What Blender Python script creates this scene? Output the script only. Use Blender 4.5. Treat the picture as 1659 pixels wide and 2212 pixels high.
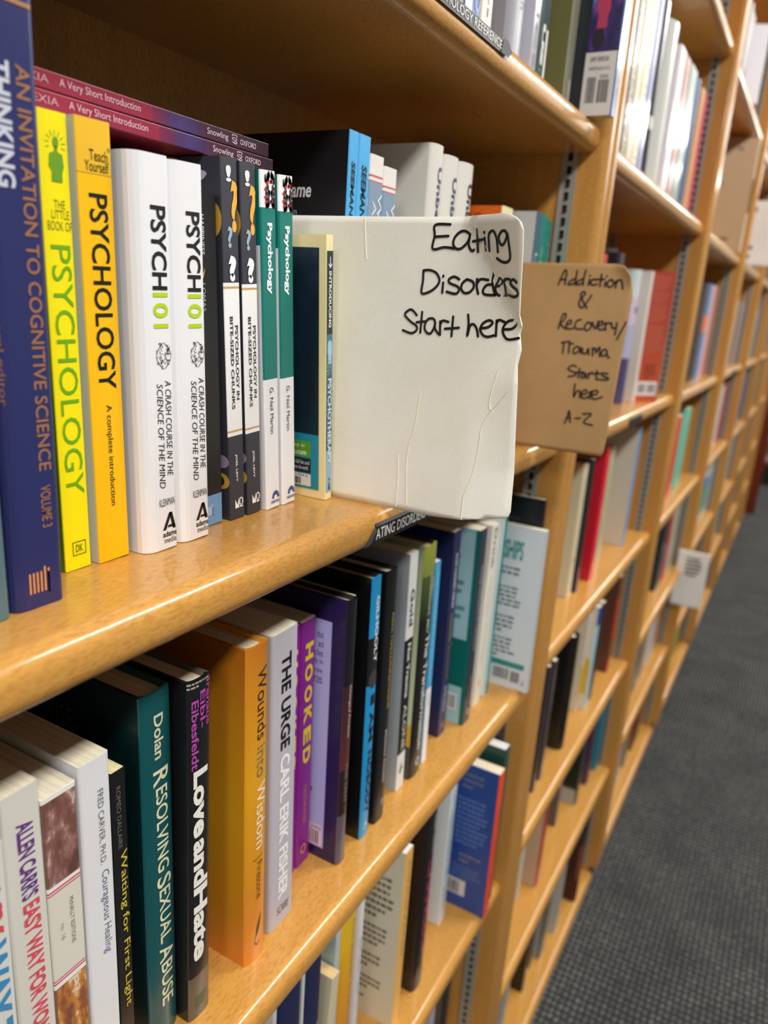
import bpy, bmesh, math, random
from mathutils import Matrix, Vector
for o in list(bpy.data.objects): bpy.data.objects.remove(o)
S = bpy.context.scene
COL = S.collection
U = 0.22            # one shelf unit in metres
FL = -6.12          # floor height in shelf units below the lens
def W(x, y, z): return Vector((x*U, y*U, (z-FL)*U))
def lin(h):
    if not isinstance(h, str): return h
    r = []
    for k in (0, 2, 4):
        c = int(h[k:k+2], 16)/255
        r.append(c/12.92 if c <= .04045 else ((c+.055)/1.055)**2.4)
    return (r[0], r[1], r[2], 1)

# ---------------------------------------------------------------- camera
R = [[0.49247672, -0.20684799, 0.84538783], [-0.86776175, -0.19120425, 0.45872703], [0.06675498, -0.95950761, -0.27365841]]
cd = bpy.data.cameras.new('camera'); cam = bpy.data.objects.new('camera', cd); COL.objects.link(cam)
m = Matrix(((R[0][0], -R[0][1], -R[0][2]), (R[1][0], -R[1][1], -R[1][2]), (R[2][0], -R[2][1], -R[2][2]))).to_4x4()
m.translation = W(0, 0, 0); cam.matrix_world = m
cd.sensor_fit = 'VERTICAL'; cd.sensor_height = 24; cd.lens = 24*1623.5/2212
cd.clip_start = .01; cd.clip_end = 100
cd.dof.use_dof = True; cd.dof.focus_distance = 0.415; cd.dof.aperture_fstop = 4.5
S.camera = cam
# ---------------------------------------------------------------- look and light
S.view_settings.view_transform = 'Standard'; S.view_settings.look = 'None'
S.view_settings.gamma = 1; S.view_settings.use_curve_mapping = False
S.view_settings.exposure = 1.2
try:
    S.cycles.use_denoising = True
    S.cycles.max_bounces = 8; S.cycles.diffuse_bounces = 4; S.cycles.caustics_reflective = False; S.cycles.caustics_refractive = False
    S.cycles.sample_clamp_indirect = 6
except Exception: pass
wd = bpy.data.worlds.new('world'); S.world = wd; wd.use_nodes = True
wd.node_tree.nodes['Background'].inputs[0].default_value = (1, .98, .95, 1)
wd.node_tree.nodes['Background'].inputs[1].default_value = 0.09
CEIL = 6.0
LAMPS = [(8.3+9.6*k, -3.5) for k in (-2, -1, 0, 1, 2, 3)]
for x, y in LAMPS:
    ld = bpy.data.lights.new('ceiling_tube_light', 'AREA'); ld.shape = 'RECTANGLE'; ld.size = 5.7*U; ld.size_y = 1.1*U
    ld.energy = 16; ld.color = (1, .985, .955)
    lo = bpy.data.objects.new('ceiling_tube_light', ld); COL.objects.link(lo); lo.location = W(x, y, CEIL-.12)

# ---------------------------------------------------------------- materials
MATS = {}
def nmat(name):
    m = bpy.data.materials.new(name); m.use_nodes = True
    return m, m.node_tree, m.node_tree.nodes['Principled BSDF']
def plain(name, col, rough=.5, metal=0, coat=0):
    if name in MATS: return MATS[name]
    m, t, b = nmat(name); b.inputs['Base Color'].default_value = lin(col); b.inputs['Roughness'].default_value = rough
    b.inputs['Metallic'].default_value = metal; b.inputs['Coat Weight'].default_value = coat
    MATS[name] = m; return m
def N(t, kind, **kw):
    n = t.nodes.new(kind)
    for k, v in kw.items():
        if k in n.inputs: n.inputs[k].default_value = v
        else: setattr(n, k, v)
    return n
def ramp(t, fac, stops):
    r = t.nodes.new('ShaderNodeValToRGB'); e = r.color_ramp.elements
    while len(e) < len(stops): e.new(.5)
    for k, (p, c) in enumerate(stops): e[k].position = p; e[k].color = lin(c)
    t.links.new(fac, r.inputs[0]); return r.outputs[0]
def printed(name, rough, coat=0, crough=.05):
    m, t, b = nmat(name)
    a = N(t, 'ShaderNodeVertexColor', layer_name='Col'); t.links.new(a.outputs[0], b.inputs['Base Color'])
    tc = N(t, 'ShaderNodeTexCoord'); n = N(t, 'ShaderNodeTexNoise', Scale=30.0, Detail=3.0); t.links.new(tc.outputs['Object'], n.inputs['Vector'])
    mr = N(t, 'ShaderNodeMapRange'); mr.inputs[3].default_value = rough*.85; mr.inputs[4].default_value = rough*1.2
    t.links.new(n.outputs[0], mr.inputs[0]); t.links.new(mr.outputs[0], b.inputs['Roughness'])
    bp = N(t, 'ShaderNodeBump', Strength=.08, Distance=.0006); t.links.new(n.outputs[0], bp.inputs['Height']); t.links.new(bp.outputs[0], b.inputs['Normal'])
    b.inputs['Coat Weight'].default_value = coat; b.inputs['Coat Roughness'].default_value = crough
    MATS[name] = m; return m
printed('cover_matte', .5); printed('cover_satin', .33); printed('cover_gloss', .34, .3, .1); printed('ink', .4)
def mottled(name, stops, scale, rough=.35, stretch=(1, 1, .5)):
    m, t, b = nmat(name); tc = N(t, 'ShaderNodeTexCoord'); mp = N(t, 'ShaderNodeMapping'); mp.inputs['Scale'].default_value = stretch
    n = N(t, 'ShaderNodeTexNoise', Scale=scale, Detail=4.0, Roughness=.6)
    t.links.new(tc.outputs['Object'], mp.inputs['Vector']); t.links.new(mp.outputs[0], n.inputs['Vector'])
    t.links.new(ramp(t, n.outputs[0], stops), b.inputs['Base Color']); b.inputs['Roughness'].default_value = rough
    MATS[name] = m; return m
mottled('photo_brown', [(.35, '64423E'), (.5, '84594F'), (.58, 'A07A72'), (.62, 'D0B4AC'), (.68, '7A544C')], 110)
mottled('photo_sunset', [(.3, '6B4A4A'), (.45, '9A5A34'), (.55, 'C98A45'), (.63, 'E9D9C0'), (.68, '8C6B66')], 110)
mottled('photo_cells', [(.3, '1C1636'), (.5, '3A2A66'), (.6, '5C3F86'), (.75, '7FA0C8')], 60)
mottled('photo_stars', [(.3, '0B1A26'), (.55, '0F2A3C'), (.68, '1F4E66'), (.8, '2C6E88')], 40)
def page_mat():
    m, t, b = nmat('paper_pages'); tc = N(t, 'ShaderNodeTexCoord')
    w = N(t, 'ShaderNodeTexNoise', Scale=1.0, Detail=2.0); mp = N(t, 'ShaderNodeMapping'); mp.inputs['Scale'].default_value = (2600, 3, 3)
    t.links.new(tc.outputs['Object'], mp.inputs['Vector']); t.links.new(mp.outputs[0], w.inputs['Vector'])
    oi = N(t, 'ShaderNodeVertexColor', layer_name='Col')
    mx = N(t, 'ShaderNodeMix', data_type='RGBA', blend_type='MULTIPLY'); mx.inputs[0].default_value = .5
    t.links.new(oi.outputs[0], mx.inputs[6]); t.links.new(ramp(t, w.outputs[0], [(.35, 'B9B0A0'), (.6, 'FFFFFF')]), mx.inputs[7])
    t.links.new(mx.outputs[2], b.inputs['Base Color']); b.inputs['Roughness'].default_value = .8
    MATS['pages'] = m
page_mat()
def wood(name, axis, base, dark, light, coat=.45):
    m, t, b = nmat(name); tc = N(t, 'ShaderNodeTexCoord')
    mp = N(t, 'ShaderNodeMapping'); sc = [30, 30, 30]; sc[axis] = 3; mp.inputs['Scale'].default_value = sc
    t.links.new(tc.outputs['Object'], mp.inputs['Vector'])
    g = N(t, 'ShaderNodeTexNoise', Scale=2.2, Detail=5.0, Roughness=.6, Distortion=.5); t.links.new(mp.outputs[0], g.inputs['Vector'])
    mp2 = N(t, 'ShaderNodeMapping'); s2 = [700, 700, 700]; s2[axis] = 220; mp2.inputs['Scale'].default_value = s2
    t.links.new(tc.outputs['Object'], mp2.inputs['Vector'])
    f = N(t, 'ShaderNodeTexNoise', Scale=1.0, Detail=2.0); t.links.new(mp2.outputs[0], f.inputs['Vector'])
    c1 = ramp(t, g.outputs[0], [(.3, dark), (.5, base), (.72, light)])
    mx = N(t, 'ShaderNodeMix', data_type='RGBA', blend_type='MULTIPLY'); mx.inputs[0].default_value = .6
    t.links.new(c1, mx.inputs[6]); t.links.new(ramp(t, f.outputs[0], [(.3, 'D8C4A4'), (.55, 'FFFFFF')]), mx.inputs[7])
    t.links.new(mx.outputs[2], b.inputs['Base Color'])
    mr = N(t, 'ShaderNodeMapRange'); mr.inputs[3].default_value = .24; mr.inputs[4].default_value = .36
    t.links.new(g.outputs[0], mr.inputs[0]); t.links.new(mr.outputs[0], b.inputs['Roughness'])
    b.inputs['Coat Weight'].default_value = coat; b.inputs['Coat Roughness'].default_value = .06; b.inputs['Specular IOR Level'].default_value = .35
    bp = N(t, 'ShaderNodeBump', Strength=.06, Distance=.0005); t.links.new(f.outputs[0], bp.inputs['Height']); t.links.new(bp.outputs[0], b.inputs['Normal'])
    MATS[name] = m
wood('wood_shelf', 0, 'CB9549', 'C89146', 'CF9A4E')
wood('wood_panel', 2, 'BF8B46', 'BA8641', 'C4904B', .12)
wood('wood_red', 2, '6A2A18', '571F12', '7A3420')
def carpet():
    m, t, b = nmat('carpet_loop'); tc = N(t, 'ShaderNodeTexCoord')
    w1 = N(t, 'ShaderNodeTexWave', wave_type='BANDS', bands_direction='X', Scale=19.0, Distortion=1.6, Detail=1.0); w1.inputs['Detail Scale'].default_value = 3
    w2 = N(t, 'ShaderNodeTexWave', wave_type='BANDS', bands_direction='Y', Scale=25.0, Distortion=1.6, Detail=1.0); w2.inputs['Detail Scale'].default_value = 3
    n = N(t, 'ShaderNodeTexNoise', Scale=90.0, Detail=4.0)
    n2 = N(t, 'ShaderNodeTexNoise', Scale=7.0, Detail=3.0)
    for k in (w1, w2, n, n2): t.links.new(tc.outputs['Object'], k.inputs['Vector'])
    mu = N(t, 'ShaderNodeMath', operation='MULTIPLY'); t.links.new(w1.outputs['Fac'], mu.inputs[0]); t.links.new(w2.outputs['Fac'], mu.inputs[1])
    mu2 = N(t, 'ShaderNodeMath', operation='MULTIPLY'); t.links.new(mu.outputs[0], mu2.inputs[0]); t.links.new(n.outputs[0], mu2.inputs[1])
    c = ramp(t, mu2.outputs[0], [(.0, '2A2C2F'), (.15, '323436'), (.3, '625F5A'), (.6, '8A887E')])
    mx = N(t, 'ShaderNodeMix', data_type='RGBA', blend_type='MULTIPLY'); mx.inputs[0].default_value = .5
    t.links.new(c, mx.inputs[6]); t.links.new(ramp(t, n2.outputs[0], [(.35, '9A9AA0'), (.65, 'FFFFFF')]), mx.inputs[7])
    t.links.new(mx.outputs[2], b.inputs['Base Color']); b.inputs['Roughness'].default_value = .95
    bp = N(t, 'ShaderNodeBump', Strength=.5, Distance=.002); t.links.new(mu2.outputs[0], bp.inputs['Height']); t.links.new(bp.outputs[0], b.inputs['Normal'])
    MATS['carpet'] = m
carpet()
def cardm(name, col, dark, rough):
    m, t, b = nmat(name); tc = N(t, 'ShaderNodeTexCoord')
    n = N(t, 'ShaderNodeTexNoise', Scale=14.0, Detail=6.0, Roughness=.65); f = N(t, 'ShaderNodeTexNoise', Scale=900.0, Detail=2.0)
    for k in (n, f): t.links.new(tc.outputs['Object'], k.inputs['Vector'])
    mx = N(t, 'ShaderNodeMix', data_type='RGBA', blend_type='MULTIPLY'); mx.inputs[0].default_value = .35
    t.links.new(ramp(t, n.outputs[0], [(.3, dark), (.6, col)]), mx.inputs[6]); t.links.new(ramp(t, f.outputs[0], [(.3, 'F0EEEA'), (.55, 'FFFFFF')]), mx.inputs[7])
    t.links.new(mx.outputs[2], b.inputs['Base Color']); b.inputs['Roughness'].default_value = rough; MATS[name] = m
cardm('white_card', 'F4F3EA', 'EDEBDF', .5); cardm('brown_card', 'B08C5E', 'A68254', .7); cardm('paper_sign', 'E8E6E2', 'DEDCD8', .5)
plain('white_edge', 'F2EAD4', .7); plain('steel', 'A6A69E', .4, .35); plain('slot_dark', '14110E', .8)
plain('black_label', '121212', .5); plain('label_grey', '2E2E30', .45); plain('fold_film', '4A4A48', .25); plain('marker', '120F14', .35)
plain('ceiling_paint', 'E9E6DE', .9); plain('wall_paint', 'D9D3C6', .9); plain('lamp_frame', 'E8E8E8', .5)
gl, gt, gb = nmat('lamp_diffuser'); gb.inputs['Base Color'].default_value = (.9, .9, .88, 1); gb.inputs['Emission Color'].default_value = (1, .96, .9, 1); gb.inputs['Emission Strength'].default_value = 3; MATS['diffuser'] = gl

# ---------------------------------------------------------------- mesh building
class MB:
    def __init__(s): s.v = []; s.f = []; s.c = []; s.mi = []; s.sm = []
    def face(s, pts, col=(1, 1, 1, 1), mi=0, smooth=False, cols=None):
        b = len(s.v); s.v += [tuple(p) for p in pts]; s.f.append(tuple(range(b, b+len(pts)))); s.c += cols or [col]*len(pts); s.mi.append(mi); s.sm.append(smooth)
    def mesh(s, vs, fs, col=(1, 1, 1, 1), mi=0, smooth=False):
        b = len(s.v); s.v += [tuple(p) for p in vs]
        for f in fs: s.f.append(tuple(b+i for i in f)); s.c += [col]*len(f); s.mi.append(mi); s.sm.append(smooth)
    def box(s, a, b, col=(1, 1, 1, 1), mi=0):
        x0, y0, z0 = a; x1, y1, z1 = b
        s.mesh([(x0, y0, z0), (x1, y0, z0), (x1, y1, z0), (x0, y1, z0), (x0, y0, z1), (x1, y0, z1), (x1, y1, z1), (x0, y1, z1)],
               [(0, 3, 2, 1), (4, 5, 6, 7), (0, 1, 5, 4), (1, 2, 6, 5), (2, 3, 7, 6), (3, 0, 4, 7)], col, mi)
    def data(s, name, mats):
        me = bpy.data.meshes.new(name); me.from_pydata(s.v, [], s.f)
        at = me.color_attributes.new('Col', 'FLOAT_COLOR', 'CORNER'); at.data.foreach_set('color', [q for c in s.c for q in c])
        for m in mats: me.materials.append(m)
        me.polygons.foreach_set('material_index', s.mi); me.polygons.foreach_set('use_smooth', s.sm)
        me.validate(); me.update(); return me
    def build(s, name, mats, parent=None, weld=0):
        me = s.data(name, mats if isinstance(mats, (list, tuple)) else [mats])
        if weld:
            bm = bmesh.new(); bm.from_mesh(me); bmesh.ops.remove_doubles(bm, verts=bm.verts, dist=weld); bm.to_mesh(me); bm.free()
        o = bpy.data.objects.new(name, me); COL.objects.link(o)
        if parent: o.parent = parent
        return o
def tag(o, label, cat, group=None):
    o['label'] = label; o['category'] = cat
    if group: o['group'] = group
    return o
def thing(name, label, cat, loc, group=None):
    o = bpy.data.objects.new(name, None); COL.objects.link(o); o.location = loc; o.empty_display_size = .02
    return tag(o, label, cat, group)
def struct(o): o['kind'] = 'structure'; return o
def extrude_x(mb, prof, x0, x1, col=(1, 1, 1, 1), mi=0, smooth=()):
    n = len(prof)
    vs = [(x0, y, z) for y, z in prof]+[(x1, y, z) for y, z in prof]
    mb.mesh(vs, [tuple(range(n)), tuple(range(2*n-1, n-1, -1))], col, mi)
    b = len(mb.v); mb.v += vs
    for i in range(n):
        j = (i+1) % n; mb.f.append((b+j, b+i, b+n+i, b+n+j)); mb.c += [col]*4; mb.mi.append(mi); mb.sm.append(i in smooth)

# ---------------------------------------------------------------- lettering
TXT = {}
def glyphs(s, bold, ital):
    k = (s, bold, ital)
    if k not in TXT:
        cu = bpy.data.curves.new('txt', 'FONT'); cu.body = s; cu.size = 1; cu.resolution_u = 3; cu.offset = bold; cu.shear = ital; cu.fill_mode = 'FRONT'
        o = bpy.data.objects.new('txt', cu); me = o.to_mesh()
        vs = [(v.co.x, v.co.y) for v in me.vertices]; fs = [tuple(p.vertices) for p in me.polygons]
        o.to_mesh_clear(); bpy.data.objects.remove(o); bpy.data.curves.remove(cu)
        if vs:
            x0 = min(p[0] for p in vs); x1 = max(p[0] for p in vs); y0 = min(p[1] for p in vs); y1 = max(p[1] for p in vs)
            vs = [((x-x0)/max(x1-x0, 1e-6), (y-y0)/max(y1-y0, 1e-6)) for x, y in vs]
        TXT[k] = (vs, fs)
    return TXT[k]
def rect(a, b, c, d): return ([(a, b), (c, b), (c, d), (a, d)], [(0, 1, 2, 3)])
def ngon(pts): return (pts, [tuple(range(len(pts)))])
def ell(cx, cy, rx, ry, n=20): return ngon([(cx+rx*math.cos(2*math.pi*k/n), cy+ry*math.sin(2*math.pi*k/n)) for k in range(n)])
def strip(pts, w, asp=1.0):
    vs = []; fs = []
    for i, (x, y) in enumerate(pts):
        a = pts[max(i-1, 0)]; b = pts[min(i+1, len(pts)-1)]; dx, dy = (b[0]-a[0])*asp, b[1]-a[1]; l = math.hypot(dx, dy) or 1
        vs += [(x-dy/l*w/asp, y+dx/l*w), (x+dy/l*w/asp, y-dx/l*w)]
        if i: fs.append((2*i-2, 2*i-1, 2*i+1, 2*i))
    return (vs, fs)
def icon(kind, seed=1):
    r = random.Random(seed); out = []
    if kind == 'bar':
        x = 0
        while x < .98:
            w = r.choice((.012, .02, .03)); out.append(rect(x, 0, min(x+w, 1), 1)); x += w+r.choice((.014, .022, .03))
    elif kind.startswith('lines'):
        n = int(kind[5:] or 6)
        for i in range(n):
            y = 1-(i+.2)/n; x = 0; end = r.uniform(.75, 1) if i < n-1 else r.uniform(.3, .7)
            while x < end:
                w = r.uniform(.05, .16); out.append(rect(x, y-.5/n, min(x+w, 1), y)); x += w+.03
    elif kind == 'rect': out.append(rect(0, 0, 1, 1))
    elif kind == 'oval': out.append(ell(.5, .5, .5, .5, 24))
    elif kind == 'mit':
        for i in range(6): out.append(rect(i*.17, .1 if i < 5 else 0, i*.17+.07, .85 if i < 4 else .9))
        out[4] = rect(.68, .1, .75, 1); out.append(rect(.85, 0, .92, .78))
    elif kind == 'alogo':
        out += [ngon([(0, 0), (.5, 1), (.72, 1), (.24, 0)]), ngon([(.5, 1), (.72, 1), (1, 0), (.76, 0)]), ngon([(.36, .12), (.42, .26), (.85, .26), (.88, .12)])]
    elif kind == 'brain':
        for s in (-1, 1):
            for i in range(26):
                y0 = r.uniform(.04, .96); w = math.sqrt(max(0, 1-(2*y0-1)**2))*.46; x = r.uniform(.06, .95)*w; pts = []
                for q in range(5): pts.append((.5+s*min(max(x, .03), w+.01), min(max(y0, .03), .97))); x += r.uniform(-.07, .07); y0 += r.uniform(-.05, .07)
                out.append(strip(pts, .012))
            out.append(strip([(.5+s*(.03+.45*math.sin(math.pi*k/16)), .02+.96*k/16) for k in range(17)], .014))
    elif kind == 'fan':
        for k in range(7):
            a0 = math.pi*(k/7)+.04; a1 = math.pi*((k+1)/7)-.04
            out.append(ngon([(.5+.22*math.cos(a0), .44*math.sin(a0)), (.5+.5*math.cos(a0), math.sin(a0)), (.5+.5*math.cos(a1), math.sin(a1)), (.5+.22*math.cos(a1), .44*math.sin(a1))]))
    elif kind == 'blot':
        for i in range(26):
            x = r.uniform(0, .42); y = r.uniform(0, 1); w = r.uniform(.04, .13); h = r.uniform(.04, .14)
            for q in (x, 1-x): out.append(ell(q, y, w, h, 8))
    elif kind == 'spots':
        for i in range(9): out.append(ell(r.random(), r.random(), r.uniform(.05, .13), r.uniform(.03, .09), 8))
    elif kind == 'ring': out.append(strip([(.5+.42*math.cos(2*math.pi*k/28), .5+.42*math.sin(2*math.pi*k/28)) for k in range(29)], .08))
    elif kind == 'frame':
        out += [rect(0, 0, 1, .07), rect(0, .93, 1, 1), rect(0, 0, .06, 1), rect(.94, 0, 1, 1)]
    elif kind == 'mo':
        out += [ngon([(0, 0), (0, .9), (.28, .3), (.46, 1), (.46, 0)]), strip([(.74+.2*math.cos(2*math.pi*k/20), .55+.36*math.sin(2*math.pi*k/20)) for k in range(21)], .05), ngon([(.5, 0), (.98, 0), (.74, .3)])]
    elif kind == 'head':
        out += [ngon([(.15, 0), (.2, .35), (.02, .5), (.1, .9), (.5, 1), (.92, .9), (.98, .5), (.85, .3), (.85, 0)])]
    elif kind == 'rays':
        for k in range(9):
            a = math.pi*(-.1+1.2*k/8); out.append(strip([(.5+.3*math.cos(a), .25+.4*math.sin(a)), (.5+.5*math.cos(a), .25+.7*math.sin(a))], .02))
    elif kind == 'bulb': out += [ell(.5, .6, .4, .4, 14), rect(.3, 0, .7, .3)]
    elif kind == 'arrow': out += [rect(0, .42, .8, .58), ngon([(.55, .95), (.7, .95), (1, .5), (.7, .05), (.55, .05), (.8, .5)])]
    elif kind == 'person': out += [ell(.5, .86, .2, .13, 12), ngon([(.1, 0), (.42, .65), (.58, .65), (.9, 0)])]
    elif kind == 'bird': out += [ngon([(0, .2), (.35, .55), (.5, 1), (.62, .55), (1, .4), (.6, .3), (.45, 0)])]
    elif kind == 'leaf': out += [ngon([(.1, 0), (.2, .4), (.85, 1), (.7, .5), (.45, .2)]), strip([(.05, .05), (.0, -.2), (.3, -.35), (.6, -.25)], .03)]
    elif kind == 'dots':
        for i in range(7): out.append(ell(.5, .07+i*.143, .5, .035, 8))
    return out

# ---------------------------------------------------------------- room
X0, PITCH, NB = .298, 3.549, 7
XE = X0+PITCH*NB
mb = MB(); mb.box(W(-8, -16, FL-.3), W(46, 2.3, FL)); struct(mb.build('floor', MATS['carpet']))
mb = MB(); mb.box(W(-8, -16, CEIL), W(46, 2.3, CEIL+.3)); struct(mb.build('ceiling', MATS['ceiling_paint']))
mb = MB(); mb.box(W(-8, 2.06, FL), W(46, 2.3, CEIL)); struct(mb.build('wall_back', MATS['wall_paint']))
mb = MB(); mb.box(W(46, -16, FL), W(46.3, 2.3, CEIL)); struct(mb.build('wall_far', MATS['wall_paint']))
for i, (x, y) in enumerate(LAMPS):
    t = thing('ceiling_light', 'long ceiling light fixture above the aisle, number %s along the row from the camera end' % ('one two three four five six'.split()[i]), 'light', W(x, y, CEIL), 'ceiling lights over the aisle')
    mb = MB(); a, b, c = 2.95*U, .62*U, .1*U
    mb.box((-a, -b, -c), (a, -b+.01, 0)); mb.box((-a, b-.01, -c), (a, b, 0)); mb.box((-a, -b, -c), (-a+.01, b, 0)); mb.box((a-.01, -b, -c), (a, b, 0))
    mb.build('frame', MATS['lamp_frame'], t)
    mb = MB(); mb.box((-a+.012, -b+.012, -c*.8), (a-.012, b-.012, -c*.6)); mb.build('diffuser', MATS['diffuser'], t)

# ---------------------------------------------------------------- bookcases
TH = .116; YL = 1.045; YB = 1.95
SH = {0: [-5.91, -4.66, -3.36, -2.02, -.615, .82, 2.19, 3.3], 1: [-5.91, -4.58, -3.34, -1.985, -.665, .80, 2.17, 3.3],
      2: [-5.91, -4.57, -3.34, -2.02, -.69, .79, 2.17, 3.3], 3: [-5.91, -4.57, -3.3, -2.0, -.68, .79, 2.17, 3.3]}
for k in range(4, NB): SH[k] = [-5.91, -4.6, -3.35, -2.02, -.7, .79, 2.15, 3.3]
TOPZ = 3.42
def shelf_prof(z):
    r = .045; p = [(YB, z-TH), (YB, z)]
    for k in range(7): a = math.radians(90+15*k); p.append((YL+r+r*math.cos(a), z-r+r*math.sin(a)))
    for k in range(7): a = math.radians(180+15*k); p.append((YL+r+r*math.cos(a), z-TH+r+r*math.sin(a)))
    return [(y*U, (q-FL)*U) for y, q in p]
def panel_prof():
    p = [(2.03, FL), (2.03, TOPZ)]
    return p
def side_panel(x0, x1, parent, ox):
    # plan outline with rounded front edges, extruded upwards, then the toe notch at the foot
    mb = MB(); r = .03
    pl = [(x1, 2.03), (x0, 2.03)]
    pl += [(x0+r-r*math.cos(math.radians(a)), 1+r-r*math.sin(math.radians(a))) for a in (0, 22, 45, 68, 90)]
    pl += [(x1-r+r*math.cos(math.radians(a)), 1+r-r*math.sin(math.radians(a))) for a in (90, 68, 45, 22, 0)]
    n = len(pl); zs = [FL, -5.86, -5.8, TOPZ]; vs = []
    for q, z in enumerate(zs):
        for x, y in pl: vs.append(((x-ox)*U, (max(y, 1.1) if q < 2 else y)*U, (z-FL)*U))
    fs = [tuple(range(n)), tuple(range(4*n-1, 3*n-1, -1))]
    for q in range(3):
        for i in range(n): j = (i+1) % n; fs.append((q*n+j, q*n+i, (q+1)*n+i, (q+1)*n+j))
    mb.mesh(vs, fs); return mb.build('side_panel', MATS['wood_panel'], parent)
def standard_mesh():
    mb = MB(); w = .072*U; th = .016*U; z0, z1 = (-5.85-FL)*U, (TOPZ-.05-FL)*U; p = .0565*U; n = int((z1-z0)/p)
    mb.box((-th, 0, z0), (0, .008*U, z1)); mb.box((-th, w-.008*U, z0), (0, w, z1))
    a, b = .024*U, .048*U; x = -th*.8
    mb.mesh([(x, 0, z0), (x, a, z0), (x, a, z1), (x, 0, z1), (x, b, z0), (x, w, z0), (x, w, z1), (x, b, z1)], [(0, 1, 2, 3), (4, 5, 6, 7)])
    for i in range(n):
        q = z0+i*p; s = q+p*.36
        mb.mesh([(x, a, q), (x, b, q), (x, b, s), (x, a, s)], [(0, 1, 2, 3)])
        mb.mesh([(x+th*.5, a, s), (x+th*.5, b, s), (x+th*.5, b, q+p), (x+th*.5, a, q+p)], [(0, 1, 2, 3)], mi=1)
        mb.mesh([(x, a, s), (x, b, s), (x-th*.5, b, s), (x-th*.5, a, s)], [(0, 1, 2, 3)])
    return mb.data('shelf_standard', [MATS['steel'], MATS['slot_dark']])
STD = standard_mesh()
ORD = ['first', 'second', 'third', 'fourth', 'fifth', 'sixth', 'seventh', 'eighth']
CASES = []
for k in range(NB):
    xa = X0+PITCH*k; xb = xa+PITCH
    lab = 'tall golden wood bookcase nearest the camera, with the two hand lettered card signs' if k == 0 else 'tall golden wood bookcase, %s along the row from the camera' % ORD[k]
    t = thing('bookcase', lab, 'bookcase', W(xa, 0, FL), 'run of wooden bookcases along the aisle'); CASES.append(t)
    side_panel(xa+.001, xa+.108, t, xa); side_panel(xb-.108, xb-.001, t, xa)
    for z in SH[k]:
        mb = MB(); extrude_x(mb, shelf_prof(z), .11*U, (PITCH-.11)*U, smooth=tuple(range(2, 14))); mb.build('shelf', MATS['wood_shelf'], t)
    mb = MB(); mb.box((.11*U, YB*U, 0), ((PITCH-.11)*U, 2.03*U, (TOPZ-FL)*U)); mb.build('back_panel', MATS['wood_panel'], t)
    mb = MB(); mb.box((.11*U, 1.16*U, 0), ((PITCH-.11)*U, 1.2*U, (-5.91-TH-FL)*U)); mb.build('kick_board', MATS['wood_panel'], t)
    for x, y, s in ((PITCH-.108, 1.13, 1), (PITCH-.108, 1.76, 1), (.108, 1.13, -1), (.108, 1.76, -1)):
        o = bpy.data.objects.new('shelf_standard', STD); COL.objects.link(o); o.parent = t; o.location = (x*U, y*U, 0)
        if s < 0: o.scale = (-1, 1, 1)
# dark red end case and the far display beyond the aisle
t = thing('dark_red_bookcase', 'dark red wooden bookcase end standing past the last golden bookcase', 'bookcase', W(27.3, .78, FL))
mb = MB(); mb.box((0, 0, 0), (.06, 1.2*U, 9.2*U)); mb.build('side_panel', MATS['wood_red'], t)
mb = MB(); mb.box((.06, .1*U, 0), (.9, 1.2*U, .09)); mb.build('base', MATS['wood_red'], t)
mb = MB(); mb.box((.06, 1.1*U, .09), (.9, 1.2*U, 9.2*U)); mb.build('back_panel', MATS['wood_red'], t)
for z in (.09, .5, .9, 1.3, 1.7): mb = MB(); mb.box((.06, .1*U, z), (.9, 1.1*U, z+.025)); mb.build('shelf', MATS['wood_red'], t)
t = thing('display_unit', 'low display unit with black base at the far end of the aisle', 'display', W(33, -.6, FL))
mb = MB(); mb.box((0, 0, 0), (.35, .45, .16)); mb.build('base', MATS['slot_dark'], t)
mb = MB(); mb.box((0, 0, .16), (.35, .45, .2)); mb.build('top', MATS['wood_red'], t)
DISP = W(33, -.6, FL)+Vector((0, 0, .2))

# ---------------------------------------------------------------- books
def hx(c): return lin(c)
def mix(a, b, t): return tuple(a[i]+(b[i]-a[i])*t for i in range(4))
def bands(s):
    if s is None: return None
    if isinstance(s, str): return [(1, lin(s), lin(s))]
    return [(q[0], lin(q[1]), lin(q[2] if len(q) > 2 else q[1])) for q in s]
def band_at(bs, fm, f):
    p = 0
    for e, c0, c1 in bs:
        if fm <= e+1e-9: return mix(c0, c1, (f-p)/max(e-p, 1e-6))
        p = e
    return bs[-1][2]
def path(t, d, hard, rnd):
    p = []
    if hard:
        b = rnd*t; p.append((0, d, 'L'))
        for k in range(13): a = math.pi*k/12; p.append((t/2-t/2*math.cos(a), b*(1-math.sin(a)), 'S'))
        p[-1] = (t, b, 'R'); p.append((t, d, 'E'))
    else:
        r = rnd*t; q = min(r, .1*t); p.append((0, d, 'L'))
        for k in range(5): a = math.pi/2*k/4; p.append((r-r*math.cos(a), r-r*math.sin(a), 'S'))
        for k in range(4): a = math.pi/2*k/3; p.append((t-q+q*math.sin(a), q-q*math.cos(a), 'S'))
        p[-1] = (t, q, 'R'); p.append((t, d, 'E'))
    return p
def surf(t, hard, rnd, x):
    if hard:
        q = (x-t/2)/(t/2); return rnd*t*(1-math.sqrt(max(0, 1-q*q)))
    r = rnd*t
    if x < r: return r-math.sqrt(max(0, r*r-(r-x)**2))
    q = min(r, .1*t)
    if x > t-q: return q-math.sqrt(max(0, q*q-(x-t+q)**2))
    return 0
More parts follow.
